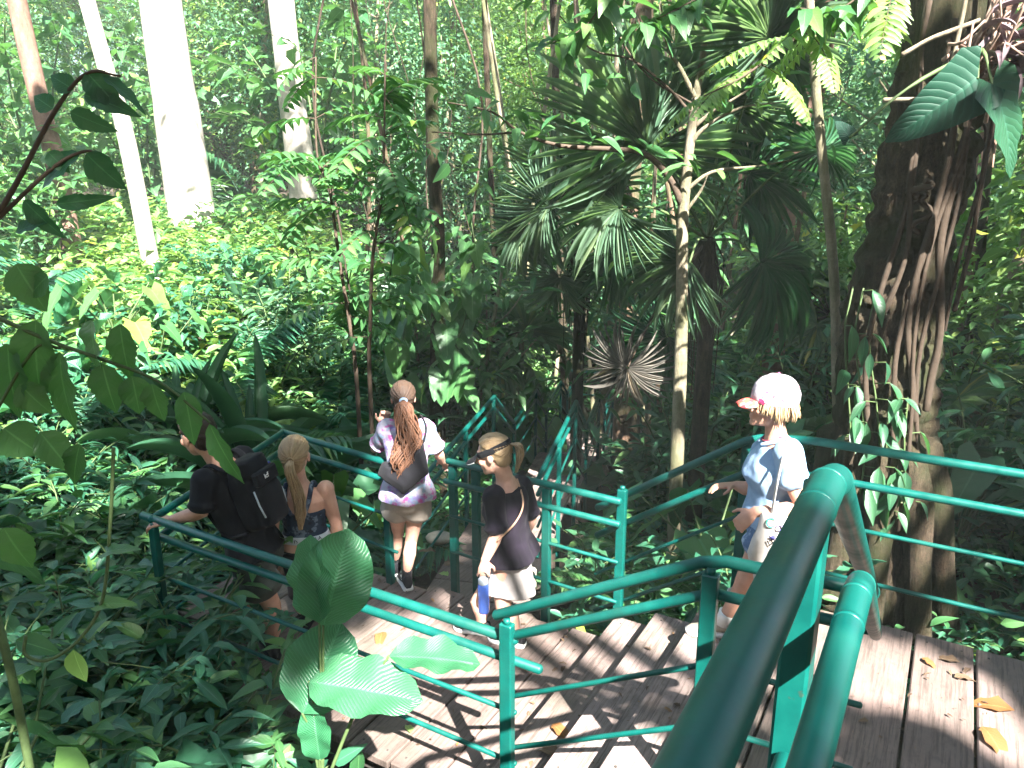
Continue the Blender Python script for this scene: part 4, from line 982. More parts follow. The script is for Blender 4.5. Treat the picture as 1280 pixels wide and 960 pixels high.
mb = MB(); p.torso(mb, .14, .32, .0105, prof=[(.15, .156, .111, -.006), (.24, .141, .101, -.003), (.265, .137, .098, -.002)]); wb = mb.build('waistband', M['white_band'], p.root)
up = (p.Sc - p.Pc); r_ = (p.J['hipR'] - p.J['hipL']).normalized(); fw = up.cross(r_).normalized()
for i, ch in enumerate('TRAD PARA'):
    an = R(-90) + (i - 4) * .2; t = .205; a_, b_ = .147 * p.wd * p.k + .0135, .105 * p.wd * p.k + .0135
    c = p.Pc + up * t + r_ * a_ * math.cos(an) + fw * (b_ * math.sin(an) - .004); tx = (r_ * -a_ * math.sin(an) + fw * b_ * math.cos(an)).normalized()
    if ch != ' ': lettering(ch, .036, c, tx, up, M['bra_print'], wb, depth=.0012)
p.garment('shorts', 'black_cloth', -.17, .10, .008, None, .95, lfl=.004, wr=.003)
tie = p.hair_back('blond', (.02, -.98, -.1))
mb = MB(); mb.tube([tie + p.hr * .018 * math.cos(a) + p.hu * .016 * math.sin(a) - p.hf * .008 for a in np.linspace(0, 6.28, 14)], .007, 6); mb.build('hair_tie', M['blond'], p.root)
p.ponytail('blond', tie, [tie, tie - p.hf * .045 - ZD * .05, PY(373, 622, Y - .16), PY(375, 642, Y - .155), PY(376, 662, Y - .14)], (.016, .034, .04, .036, .010), 100, .004, .0055)
for S in 'LR': p.shoe(S, (.05, 1, 0), 'black_cloth', 'black_rubber', .24); p.sock(S, 'black_cloth', .8)

# ---------------------------------------------------------------- man with the backpack, leaning on the end rail
Y = 4.45
J = JJ(head=(247, 543, Y - .02), neck=(270, 569, Y - .02), shL=(255, 601, Y - .17), shR=(303, 572, Y + .16), elL=(252, 640, Y - .22), elR=(330, 620, Y + .28), wrL=(214, 650, Y - .17), wrR=(300, 640, Y + .35),
       hip=(318, 690, Y), hipL=(309, 697, Y - .09), hipR=(330, 690, Y + .08), knL=(340, 757, Y - .10), knR=(309, 750, Y + .22), anL=(340, 810, Y - .08), anR=(293, 788, Y + .22))
J['anL'].z = -2.91; J['anR'].z = -2.91
p = Fig('man in a black t-shirt with a backpack leaning over the end railing', J, (-.72, .69, 0), -3.0, 1.18, .93, (-.85, .55, -.15), (-.25, .05, 1), 'skin_tan')
p.body(((-.95, -.05, -.15), (0, -.2, 1), .5, 1), ((-.9, .3, -.3), (0, .3, 1), .6, -1))
p.garment('shirt', 'black_cloth', -.08, 1.03, .020, .80, None, .03, .016, wr=.007)
p.garment('shorts', 'khaki_dark', -.17, .16, .020, None, .62, lfl=.03)
p.hair_back('dark_hair', (0, -.8, -.55), n=150, r=.005)
for S, d in (('L', (-.5, .8, 0)), ('R', (-.5, .8, 0))): p.shoe(S, d, 'black_cloth', 'black_rubber', .285, .01); p.sock(S, 'black_cloth', .8)
bp = tag(empty('backpack', tuple(PY(318, 590, Y))), 'black hiking backpack with small white and blue details on the leaning man', 'backpack')
up = (p.Sc - p.Pc).normalized(); rt = (p.J['shR'] - p.J['shL']); rt = (rt - up * rt.dot(up)).normalized(); fw = up.cross(rt); BC = p.Sc.lerp(p.Pc, .30) - fw * .20
def B(x, y, z): return BC + rt * x + fw * y + up * z
mb = MB()
for c, r_ in (((0, .03, 0), (.135, .08, .215)), ((0, -.035, -.06), (.11, .085, .14)), ((0, .0, .18), (.11, .075, .06))):
    rs = []
    for z, q in ((-1, .72), (-.85, .93), (-.5, 1), (0, 1), (.5, 1), (.85, .93), (1, .7)):
        rs.append([B(c[0] + r_[0] * q * math.copysign(abs(math.cos(a)) ** .55, math.cos(a)), c[1] + r_[1] * q * math.copysign(abs(math.sin(a)) ** .55, math.sin(a)), c[2] + r_[2] * z) for a in np.linspace(0, 6.2832, 25)[:-1]])
    mb.rings(rs)
remesh(mb, 'pack', M['black_cloth'], bp, .009, 4, .006, (8, 8, 8))
mb = MB(); mb.box(B(0, -.095, .11), (.19, .05, .09), (rt, fw, up), 0, .02); mb.build('top_pocket', M['black_cloth'], bp)
for sg in (-1, 1):
    mb = MB(); mb.tube(spline([B(sg * .10, .10, .2), p.Sc + rt * sg * .125 + up * .075, p.Sc + rt * sg * .135 + fw * .13 - up * .06, B(sg * .15, .22, -.18), B(sg * .15, .06, -.2)], 6), .026, 8, flat=.3); mb.build('shoulder_strap', M['black_cloth'], bp)
    mb = MB(); mb.tube([B(sg * .105, -.07, .05), B(sg * .115, -.085, -.04), B(sg * .105, -.09, -.12)], .006, 5); mb.build('side_cord', M['white_band'], bp)
lettering('lcf', .042, B(-.02, -.124, .115), rt, up, M['white'], bp, 'logo')
mb = MB(); mb.ball(B(.11, -.045, .14), .018); mb.build('blue_buckle', plain('blue_plastic', (.02, .03, .25), .3, bumpk=0), bp)
mb = MB(); mb.ball(B(-.06, -.09, -.17), .016); mb.build('blue_pull', plain('blue_plastic', (.02, .03, .3), .3, bumpk=0), bp)
# ================================================================== vegetation prototypes
for i in range(3): shrub('leafy%d' % i, .55 + .15 * i, 7, .17 + .02 * i, .42, ('ovate', 'ovate2', 'ovate')[i], ('leaf_blue', 'leaf_dark', 'leaf_mid')[i], .38, .06)
shrub('narrow', .8, 7, .22, .24, 'lance', 'leaf_blue', .45, .05)
shrub('limey', .6, 6, .14, .48, 'ovate', 'leaf_lime', .35, .06)
shrub('tall0', 1.7, 6, .24, .36, 'ovate', 'leaf_mid', .6, .085); shrub('tall1', 2.1, 6, .30, .30, 'lance', 'leaf_dark', .7, .09); shrub('tall2', 1.4, 7, .2, .5, 'ovate2', 'leaf_blue', .6, .07)
shrub('tall3', 3.4, 5, .30, .5, 'ovate2', 'leaf_mid', .9, .11, .3, -.4, 0, 4); shrub('tall4', 2.8, 5, .26, .34, 'ovate', 'leaf_far2', .9, .09, .3, -.3, 0, 4)
rosette('straps', 22, .95, .10, 'leaf_strap', ['strap0', 'strap1', 'strap2'], (.55, 1.4), .35)
rosette('broad', 12, .62, .34, 'leaf_rib', ['pad0', 'pad1', 'pad2'], (.4, 1.3), .7)
rosette('broad_dark', 11, .75, .30, 'leaf_dark', ['pad1', 'pad2', 'pad3'], (.35, 1.25), .7)
pinnate('fern', 11, .95, 30, .045, 'leaf_mid', (.5, 1.25), 1.5, .2)
pinnate('palmlet', 9, 1.5, 26, .05, 'leaf_blue', (.7, 1.35), 1.1, .34)
pinnate('palmlet_dark', 10, 1.7, 24, .06, 'leaf_dark', (.6, 1.35), 1.2, .34)
aroid('aroid', 10, 1.0, .46, .72, 'leaf_mid'); aroid('aroid_dark', 9, 1.2, .6, .7, 'leaf_dark')
fan_palm('fanpalm', 1.9, 11, .75, .75); fan_palm('fanpalm_low', .5, 9, .7, .8, skirt=False)
tree('sapling0', 4.2, .05, (1.0, 4.6), 1.2, 60, 9, .24, 'leaf_mid', 'bark_grey', 12, .36, 'ovate', rad=(.4, .4, .18))
tree('sapling1', 5.5, .06, (1.2, 6.0), 1.5, 80, 10, .20, 'leaf_far2', 'bark_grey', 14, .42, 'far', (.4, 0), rad=(.45, .45, .2))
tree('under0', 8, .11, (1.0, 9.0), 2.2, 260, 24, .15, 'leaf_far', 'bark_brown', 16, .42, 'far', (.5, .2))
tree('under1', 7, .09, (.6, 8.0), 2.0, 230, 24, .14, 'leaf_far2', 'bark_grey', 14, .45, 'far', (-.4, 0))
tree('under2', 10, .14, (1.5, 11.5), 2.6, 320, 24, .17, 'leaf_far', 'bark_brown', 16, .38, 'far')
tree('forest0', 17, .24, (3.0, 19), 4.2, 560, 30, .21, 'leaf_far', 'bark_brown', 18, .42, 'far', rad=(.8, .8, .35))
tree('forest1', 20, .28, (5.0, 22), 4.6, 560, 30, .23, 'leaf_far2', 'bark_brown', 18, .42, 'far', (1, 0), rad=(.9, .9, .4))
tree('bush_far', 3.2, .05, (.2, 3.6), 1.5, 150, 16, .18, 'leaf_far', 'bark_brown', 8, .4, 'far')

# ------------------------------------------------------------------ keeping the view of the walk clear
KEEP = [(225, 515, 445, 640, 4.8), (330, 640, 445, 800, 4.8), (455, 460, 760, 800, 5.6), (520, 470, 740, 640, 10.5), (590, 540, 1000, 800, 4.6), (760, 530, 1280, 790, 4.2), (620, 680, 1280, 960, 4.2), (870, 455, 1120, 800, 4.4), (1050, 0, 1190, 560, 5.6),
        (195, 0, 275, 285, 15.5), (110, 0, 190, 300, 13), (345, 0, 400, 240, 17.5), (220, 620, 660, 830, 3.2)]
def corridor(x, y, r):
    u = .5 * x + .866 * y; v = .866 * x - .5 * y
    if 2.5 - r < u < 4.5 + r and -4.8 - r < v < 4.2: return True
    if -2.5 < u < 2.8 and -.4 - r < v < 1.5 + r: return True
    q = Vector((x - D0.x, y - D0.y, 0)); t = q.dot(D_DIR); s_ = q.dot(D_PERP)
    return -3.6 < t < 8.3 and -.25 - r < s_ < D_W + .3 + r
def blocks(x, y, z0, h, r):
    d = y * CP - z0 * SP
    if d < .9: return True
    k = FPX / d
    a = proj((x, y, z0 + h)); b = proj((x, y, z0))
    if a is None or b is None: return True
    x0, x1, y0, y1 = a[0] - r * k, a[0] + r * k, a[1] - .1 * k, b[1]
    for kx0, ky0, kx1, ky1, Y in KEEP:
        if y < Y and x0 < kx1 and x1 > kx0 and y0 < ky1 and y1 > ky0: return True
    return False
def inview(x, y, z0, h, r):
    a = proj((x, y, z0 + h)); b = proj((x, y, z0))
    if a is None or b is None: return False
    k = FPX / max(a[2], .5); return b[0] + r * k > -30 and a[0] - r * k < 1310 and a[1] < 1000 and b[1] > -60
ANCH = [('the large ribbed leaves', 430, 760), ('the backpacker', 290, 640), ('the girl with the blond ponytail', 385, 640), ('the girl in the tie-dye shirt', 510, 570), ('the woman in the visor', 625, 640), ('the woman in the cap', 965, 580),
        ('the massive vine-covered trunk', 1110, 400), ('the widest white trunk', 230, 170), ('the pinkish leaning trunk', 65, 200), ('the slim white trunk', 150, 200), ('the far walkway', 680, 520), ('the far end of the walkway', 700, 470),
        ('the grey fan palm leaf', 690, 265), ('the forked pale tree', 850, 300), ('the long platform railing', 1180, 620), ('the strap-leaved clump', 310, 440), ('the lower left corner', 40, 900), ('the left picture edge', 10, 600), ('the ivy-clad trunk', 545, 320),
        ('the clearing in sunlight', 330, 310), ('the stair railing', 760, 720), ('the right picture edge', 1270, 450), ('the slanting thin trunk at right', 1250, 400), ('the brown twin trunks', 785, 330), ('the upper left corner', 20, 40), ('the top of the picture centre', 560, 60), ('the tall hanging palm fronds', 920, 110)]
def where(p):
    q = proj(p)
    if q is None: return 'beside the walkway'
    n, ax, ay = min(ANCH, key=lambda a: (a[1] - q[0]) ** 2 + (a[2] - q[1]) ** 2); dx, dy = q[0] - ax, q[1] - ay
    if abs(dx) > abs(dy): return ('right of ' if dx > 0 else 'left of ') + n
    return ('below ' if dy > 0 else 'above ') + n
KIND = {
 'leafy0': ('understorey_plant', 'knee-high plant with blue-green oval leaves'), 'leafy1': ('understorey_plant', 'low plant with dark glossy oval leaves'), 'leafy2': ('understorey_plant', 'bushy plant with mid green oval leaves'),
 'narrow': ('understorey_plant', 'low plant with narrow pointed leaves'), 'limey': ('understorey_plant', 'small plant with yellow-green leaves'), 'tall0': ('leafy_shrub', 'tall shrub with mid green pointed leaves'),
 'tall1': ('leafy_shrub', 'tall shrub with long dark leaves'), 'tall2': ('leafy_shrub', 'shrub with round blue-green leaves'), 'tall3': ('leafy_shrub', 'tall open shrub with broad drooping leaves'), 'tall4': ('leafy_shrub', 'tall open shrub with oblong leaves'), 'straps': ('strap_leaf_plant', 'clump of long arching strap leaves'), 'broad': ('broad_leaf_plant', 'plant with broad ribbed paddle leaves'),
 'broad_dark': ('broad_leaf_plant', 'plant with big dark drooping paddle leaves'), 'fern': ('fern', 'arching green fern'), 'palmlet': ('small_palm', 'trunkless palm with blue-green feather fronds'), 'palmlet_dark': ('small_palm', 'trunkless palm with dark feather fronds'),
 'aroid': ('heart_leaf_plant', 'plant with hanging heart-shaped leaves'), 'aroid_dark': ('heart_leaf_plant', 'plant with big dark heart-shaped leaves'), 'fanpalm': ('fan_palm', 'fan palm on a thin dark trunk'), 'fanpalm_low': ('fan_palm', 'low fan palm'),
 'sapling0': ('sapling', 'slender sapling with oval leaves'), 'sapling1': ('sapling', 'slender leaning sapling with small leaves'), 'under0': ('understorey_tree', 'small bright leafy tree'), 'under1': ('understorey_tree', 'small darker leafy tree'),
 'under2': ('understorey_tree', 'tall bright understorey tree'), 'forest0': ('forest_tree', 'tall bright forest tree'), 'forest1': ('forest_tree', 'tall darker forest tree'), 'bush_far': ('forest_bush', 'bright far bush')}
CATS = dict(understorey_plant='plant', leafy_shrub='shrub', strap_leaf_plant='plant', broad_leaf_plant='plant', fern='fern', small_palm='palm', heart_leaf_plant='plant', fan_palm='palm', sapling='tree', understorey_tree='tree', forest_tree='tree', forest_bush='bush')
def put(key, x, y, sc=1.0, rz=None, label=None, dz=0, tilt=None, name=None):
    nm, lab = KIND[key]; z = float(ground(x, y)) - .03 + dz
    p = (x, y, z); l = label or (lab + ' ' + where((x, y, z + .8 * sc)))
    return place(key, name or nm, p, rng.random() * 6.28 if rz is None else rz, sc, l, CATS[nm], nm.replace('_', ' ') + 's in the forest', tilt or (rng.normal(0, .06), rng.normal(0, .06)))
HR = {}
def coords(me):
    a = np.empty(len(me.vertices) * 3, np.float32); me.vertices.foreach_get('co', a); return a.reshape(-1, 3)
for k_, ps in PROTO.items():
    V = np.concatenate([coords(me) for _, me in ps]); HR[k_] = (float(V[:, 2].max()), float(np.percentile(np.hypot(V[:, 0], V[:, 1]), 92)))
PLACED = []
def scatter(n, xr, yr, keys, wts, sc=(.8, 1.25), mind=.35, tries=30, rfac=.8):
    wts = np.array(wts, float) / sum(wts); c = 0
    for _ in range(n * tries):
        if c >= n: break
        x = xr[0] + (xr[1] - xr[0]) * rng.random(); y = yr[0] + (yr[1] - yr[0]) * rng.random(); key = keys[rng.choice(len(keys), p=wts)]; s_ = sc[0] + (sc[1] - sc[0]) * rng.random()
        h, r = HR[key][0] * s_, HR[key][1] * s_; z0 = float(ground(x, y))
        if corridor(x, y, r * .35) or not inview(x, y, z0, h, r) or blocks(x, y, z0, h, r * rfac): continue
        if any((x - a) ** 2 + (y - b) ** 2 < (mind * (m_ + s_) * .5) ** 2 for a, b, m_ in PLACED): continue
        PLACED.append((x, y, s_)); put(key, x, y, s_); c += 1
    print('scatter', xr, yr, c, '/', n)
# ================================================================== named trees and plants
def toG(p):   # slide a point along the sunlight down to z = -3
    k = (p.z + 3) / SUN.z; return p.x - SUN.x * k, p.y - SUN.y * k
def px_r(px_half, p): return px_half / FPX * (p.y * CP - p.z * SP)
def trunk_tree(label, pts, Y, hw, bk, name='forest_tree', top=13.0, crown=3.0, ncl=80, mat='leaf_far', lump=.07, n=16, Yadd=0, crown_z=None, taper=.75, sub=5, group='tall forest trees'):
    """trunk through measured points, going on up out of the picture into a crown"""
    P = [PY(px, py, Y + Yadd * i) for i, (px, py) in enumerate(pts)]
    crown_z = crown_z or ((9, 15) if 2.5 < P[0].x < 4 else (19, 25)); top = top if 2.5 < P[0].x < 4 else 23
    if P[0].z > P[-1].z: P = P[::-1]
    r = px_r(hw, P[len(P) // 2]); g = float(ground(P[0].x, P[0].y)) - .3
    d0 = (P[1] - P[0]).normalized(); base = P[0] - d0 * max(.05, (P[0].z - g) / max(d0.z, .3)); d1 = (P[-1] - P[-2]).normalized(); tp = P[-1] + d1 * max(.5, (top - P[-1].z) / max(d1.z, .3))
    e = tag(empty(name, tuple(base)), label, 'tree', group)
    P = [P[0]] + [q + Vector((rng.normal(0, .35 * r), 0, 0)) for q in P[1:-1]] + [P[-1]] if len(P) > 2 and r < .2 else P
    path = spline([base] + P + [P[-1].lerp(tp, .5) + Vector((.15, .1, 0)), tp], sub); m = len(path)
    rad = [r * (1.45 - .45 * min(1, i / (sub * .8))) if i < sub * .8 else r * (1 - (1 - taper) * i / m * 1.6) for i in range(m)]
    mb = MB(); mb.tube(path, [max(.03, q) for q in rad], n, lump=lump); lv = Leaves(); C = []
    for k in range(ncl):
        q = rng.normal(0, 1, 3); q /= np.linalg.norm(q); rr = .35 + .65 * rng.random()
        z = (crown_z[0] + crown_z[1]) / 2 + q[2] * rr * (crown_z[1] - crown_z[0]) / 2; C.append((tp.x + q[0] * rr * crown, tp.y + q[1] * rr * crown, z))
    C = np.array(C)
    for k in range(9):
        c = Vector(C[rng.integers(ncl)]); a = path[m - 1 - int(rng.integers(1, 6))]; mb.tube(spline([a, a.lerp(c, .5), c], 3), np.linspace(r * .35, .015, 7), 6)
    clusters(lv, C, 12, .32, .42, 'far', (.7, .7, .3))
    tk = mb.build('trunk', M[bk], e); link('crown', lv.mesh('crown', M[mat]), e)
    if sub > 10:   # deep bark ridges
        A = coords(tk.data).copy(); no = np.empty(len(A) * 3, np.float32); tk.data.vertex_normals.foreach_get('vector', no); no = no.reshape(-1, 3)
        d = np.array([.045 * (abs(noise.noise(Vector((p[0] * 9, p[1] * 9, p[2] * 1.4)))) - .2) + .03 * (abs(noise.noise(Vector((p[0] * 22, p[1] * 22, p[2] * 4 + 7)))) - .2) + .05 * noise.noise(Vector((p[0] * 3, p[1] * 3, p[2] * 2.2))) for p in A])
        tk.data.vertices.foreach_set('co', (A + no * d[:, None]).ravel()); tk.data.update()
    return e, P
trunk_tree('widest white sunlit trunk leaning left in the bright clearing', [(243, 290), (222, 150), (203, 20)], 16, 32, 'bark_pale', lump=.05)
trunk_tree('slim white sunlit trunk leaning left beside the widest one', [(187, 320), (150, 150), (110, 5)], 13, 12, 'bark_pale')
trunk_tree('pinkish leaning trunk at the upper left, partly behind dark leaves', [(92, 318), (65, 190), (32, 50)], 13.5, 14, 'bark_pink')
trunk_tree('white sunlit trunk half hidden by leaves, right of the clearing', [(384, 290), (372, 180), (352, 10)], 18, 20, 'bark_pale')
trunk_tree('brown trunk behind the hanging fan palm leaf', [(783, 430), (783, 330), (792, 190)], 13, 14, 'bark_brown')
trunk_tree('thinner grey trunk just left of the brown one', [(760, 430), (767, 330), (770, 180)], 13.4, 7, 'bark_grey')
trunk_tree('shaded pinkish trunk between the forked tree and the massive trunk', [(970, 400), (980, 280), (995, 190)], 11, 14, 'bark_pink', mat='leaf_far2')
trunk_tree('pinkish trunk right of the massive trunk', [(1203, 450), (1214, 340), (1232, 200)], 11, 12, 'bark_pink', mat='leaf_far2')
trunk_tree('thin dark trunk beside the pinkish one at right', [(1206, 440), (1224, 330), (1236, 180)], 9.6, 7, 'bark_dark', mat='leaf_far2')
trunk_tree('slanting thin grey trunk at the right picture edge', [(1228, 480), (1254, 385), (1292, 270)], 9, 9, 'bark_grey', mat='leaf_far2')
trunk_tree('thin dark trunk rising left of the massive trunk', [(1046, 500), (1040, 330), (1012, 10)], 5.9, 7, 'bark_grey', ncl=60, crown=2, lump=.12)
trunk_tree('slender dark trunk behind the far walkway', [(612, 470), (620, 330), (612, 180)], 12, 4.5, 'bark_dark', ncl=40)
trunk_tree('mossy trunk above the far end of the walkway', [(705, 450), (704, 330), (696, 150)], 14.5, 6, 'bark_dark', ncl=40)

# massive trunk with vines and buttress roots
e, P = trunk_tree('massive dark vine-covered trunk at right with sunlit patches', [(1100, 640), (1100, 520), (1113, 400), (1147, 250), (1176, 95), (1196, 0)], 5.3, 63, 'bark_dark', lump=.16, n=110, crown=3.5, ncl=120, sub=26)
rt_ = MB(); base = Vector((P[0].x, P[0].y, float(ground(P[0].x, P[0].y))))
def ring_pt(t, a, k=1.04): 
    i = min(int(t), len(P) - 2); c = P[i].lerp(P[i + 1], t - i); r_ = px_r(63, c); return c + Vector((math.cos(a) * r_ * k, math.sin(a) * r_ * k, 0))
for a in (-2.6, -2.0, -1.35, -.7, -.1, .6, 2.9):
    rt_.tube(spline([ring_pt(.8, a, .8), ring_pt(.1, a, 1.05), base + Vector((math.cos(a) * .62, math.sin(a) * .62, .1)), base + Vector((math.cos(a) * 1.0, math.sin(a) * 1.0, -.15))], 5), np.linspace(.12, .05, 16), 10, lump=.2)
rt_.build('roots', M['bark_dark'], e)
for k in range(13):
    a = -2.9 + 2.9 * rng.random(); t0, t1 = 4.9 * rng.random() ** .7, 5.0 * rng.random(); a2 = a + rng.normal(0, .35); mb = MB()
    if k < 3: t0, t1 = .05, 4.9
    pts = [ring_pt(t0 + (t1 - t0) * q, a + (a2 - a) * q + .12 * math.sin(q * 9 + k), 1.03 + .05 * math.sin(q * 5 + k) ** 2) for q in np.linspace(0, 1, 9)]
    mb.tube(spline(pts, 3), .008 + .016 * rng.random() ** 2, 7, lump=.2); mb.build('vine', M['vine'], e)
def climbing(label, pts_fn, n, tpl, mat, L, wr, name='climbing_plant', hang=-.9, cat='climber'):
    e = tag(empty(name, tuple(pts_fn(0, 0))), label, cat, None); lv = Leaves(); st = MB()
    for s_ in range(n // 10):
        pp = [Vector(pts_fn(q, s_)) for q in np.linspace(0, 1, 8)]; st.tube(pp, .007, 5)
        for j in range(10):
            q = rng.random(); p0 = Vector(pts_fn(q, s_)); a = -1.57 + rng.normal(0, .75); d = Vector(dirs(np.array(a), np.array(hang + rng.normal(0, .35)))); ll = L * (.6 + .7 * rng.random())
            p1 = p0 + Vector((math.cos(a), math.sin(a), .2)) * .10; st.tube([p0, p1], .004, 4); lv.add(tpl, p1, d, np.array([math.cos(a) * .8, math.sin(a) * .8, .6]) + rng.normal(0, .25, 3), ll, ll * wr)
    st.build('stem', M['stem'], e); link('foliage', lv.mesh('foliage', M[mat]), e); return e
climbing('dark lance-leaved climber hugging the left side of the massive trunk', lambda q, s_: ring_pt(.1 + 2.2 * q, -2.7 + .25 * s_ + .2 * math.sin(q * 5)), 30, 'lance', 'leaf_dark', .22, .32)
climbing('mid green climber on the lower front of the massive trunk', lambda q, s_: ring_pt(.05 + 1.3 * q, -1.9 + .3 * s_), 20, 'ovate', 'leaf_dark', .18, .45)
IV = [PY(545, 470, 9.8), PY(546, 380, 9.8), PY(545, 300, 9.8), PY(540, 150, 9.8)]
trunk_tree('dark ivy-clad trunk behind the girl in the tie-dye shirt', [(546, 470), (545, 300), (538, 60)], 10, 10, 'bark_dark')
climbing('heart-leaved climber wrapping the trunk behind the tie-dye girl', lambda q, s_: IV[0].lerp(IV[2], q) + Vector((.5 * math.sin(s_ * 2.1 + q * 2), -.15 - .3 * math.cos(s_ * 1.7), .25 * math.sin(s_ * 3.3))), 90, 'heart', 'leaf_mid', .36, .8)

# forked pale tree
e = tag(empty('forked_tree', tuple(PY(850, 560, 6.8))), 'pale thin tree forking into bare branches in front of the fan palms', 'tree'); Yk = 6.8
mb = MB(); b0 = PY(850, 560, Yk); gz = float(ground(b0.x, b0.y)) - .2
TR_ = [Vector((b0.x, b0.y, gz)), PY(850, 470, Yk), PY(852, 380, Yk), PY(853, 290, Yk), PY(857, 230, Yk), PY(866, 150, Yk), PY(872, 110, Yk + .1), PY(880, 60, Yk + .2), PY(884, -30, Yk + .3), PY(880, -260, Yk + .4)]
mb.tube(spline(TR_, 4), np.linspace(.066, .016, 37), 12, lump=.1); mb.build('trunk', M['bark_grey'], e)
LIMB = [([(852, 255), (835, 220), (805, 192), (760, 186), (700, 182), (650, 165), (615, 140), (560, 128)], .032), ([(650, 165), (600, 168), (540, 165)], .010), ([(866, 160), (890, 140), (920, 122), (955, 100)], .02), ([(860, 185), (880, 160), (925, 135), (975, 128)], .022), ([(855, 240), (890, 215), (945, 208), (990, 200)], .02), ([(868, 120), (850, 85), (835, 60), (828, 20), (822, -20)], .022), ([(862, 140), (835, 110), (790, 75), (740, 62), (700, 20)], .014), ([(866, 130), (810, 95), (770, 40), (755, 0)], .010), ([(853, 270), (875, 240), (884, 220)], .018)]
for pts, r_ in LIMB:
    mb = MB(); pp = spline([PY(x_, y_, Yk - .25 * i / len(pts)) for i, (x_, y_) in enumerate(pts)], 4); mb.tube(pp, np.linspace(r_, .005, len(pp)), 8, lump=.12); mb.build('limb', M['twig' if pts[0][0] < 853 or r_ < .015 else 'bark_grey'], e)
lv = Leaves(); C = []
for pts, r_ in LIMB:
    for x_, y_ in pts[2:]:
        for _ in range(2): C.append(tuple(PY(x_ + rng.normal(0, 22), y_ - 14 + rng.normal(0, 16), Yk - .2 + rng.normal(0, .2))))
C += [tuple(PY(880 + rng.normal(0, 60), -60 + rng.normal(0, 40), Yk + rng.normal(0, .5))) for _ in range(40)]
clusters(lv, np.array(C), 4, .19, .42, 'ovate', (.22, .22, .12)); link('crown', lv.mesh('crown', M['leaf_mid']), e)

# fan palms with each fan where the photograph has it: (hub px, Y, axis px direction, facing, radius px, material)
def fans(label, base_px, Yb, crown_px, Yc, leaves, tr, name='fan_palm'):
    b = PY(*base_px, Yb); e = tag(empty(name, (b.x, b.y, float(ground(b.x, b.y)))), label, 'palm', 'fan palms beside the far walkway'); top = PY(*crown_px, Yc)
    mb = MB(); mb.tube(spline([Vector((b.x, b.y, float(ground(b.x, b.y)) - .2)), b.lerp(top, .5) + Vector((.03, 0, 0)), top], 6), np.linspace(tr * 1.15, tr, 13), 12, lump=.15)
    for k in range(34):
        a = rng.random() * 6.283; z1 = .3 + 1.3 * rng.random(); q = Vector((math.cos(a), math.sin(a), 0)); s0 = top - ZD * .25 * rng.random() + q * tr; mb.tube([s0, s0 + q * .10 - ZD * z1 * .4, s0 + q * .12 * rng.random() - ZD * z1], [.010, .008, .004], 5)
    mb.build('trunk', M['bark_dark'], e)
    for (hx, hy), Yh, (ax_, ay_), face, Rp, mat, span in leaves:
        hub = PY(hx, hy, Yh); k = (hub.y * CP - hub.z * SP) / FPX; pt = MB(); pt.tube(spline([top, top.lerp(hub, .6) + ZD * .12, hub], 5), [.015] * 5 + [.010] * 6, 6); pt.build('petiole', M['stem' if mat != 'leaf_grey' else 'twig'], e)
        axis = Vector((ax_, .15, -ay_)); lv = Leaves(); nn = Vector(face)
        fan(lv, hub, axis, nn, Rp * k, 40, span, 'seg_droop' if ay_ > -.5 else 'seg_soft', .050, .12); link('fan_leaf', lv.mesh('fan_leaf', M[mat]), e)
up_, fr_ = (0, -.8, .6), (.1, -1, .25)
fans('dark skirted fan palm with tall hanging fronds beside the forked tree', (872, 545), 7.6, (884, 300), 7.6,
     [((806, 188), 7.2, (-.05, -1), fr_, 165, 'leaf_fan', 4.6), ((776, 262), 7.0, (-.7, .35), up_, 92, 'leaf_fan', 4.2), ((862, 328), 6.9, (-.8, .65), (-.3, -.9, .4), 92, 'leaf_fan', 3.2), ((958, 50), 7.0, (.1, -1), fr_, 130, 'leaf_fan', 5.0), ((1024, 190), 7.3, (.1, -.3), fr_, 62, 'leaf_dark', 6.0),
      ((936, 220), 7.8, (.6, -.3), up_, 100, 'leaf_dark', 4.6), ((905, 130), 8.0, (.2, -1), fr_, 120, 'leaf_fan', 4.4), ((950, 330), 7.2, (.8, .5), up_, 110, 'leaf_dark', 4.2), ((785, 458), 7.0, (-.25, .5), (.1, -.9, .5), 62, 'leaf_grey', 5.8), ((835, 420), 7.9, (-.4, .6), up_, 90, 'leaf_dark', 4.2)], .075)
fans('fan palm with pale grey fans hanging over the far walkway', (722, 420), 10.0, (722, 300), 10.0,
     [((688, 258), 9.3, (-.6, .3), (-.1, -1, .2), 84, 'leaf_fan', 5.6), ((660, 285), 9.5, (-.7, .8), (-.3, -.9, .3), 62, 'leaf_fan', 4.0), ((735, 240), 9.7, (.3, -.9), fr_, 80, 'leaf_fan', 5.0), ((760, 320), 9.5, (.9, .5), up_, 70, 'leaf_fan', 4.6), ((700, 345), 9.4, (-.2, .9), (0, -.9, .4), 60, 'leaf_fan', 4.4), ((690, 215), 9.9, (-.3, -1), fr_, 75, 'leaf_fan', 5.0)], .07)

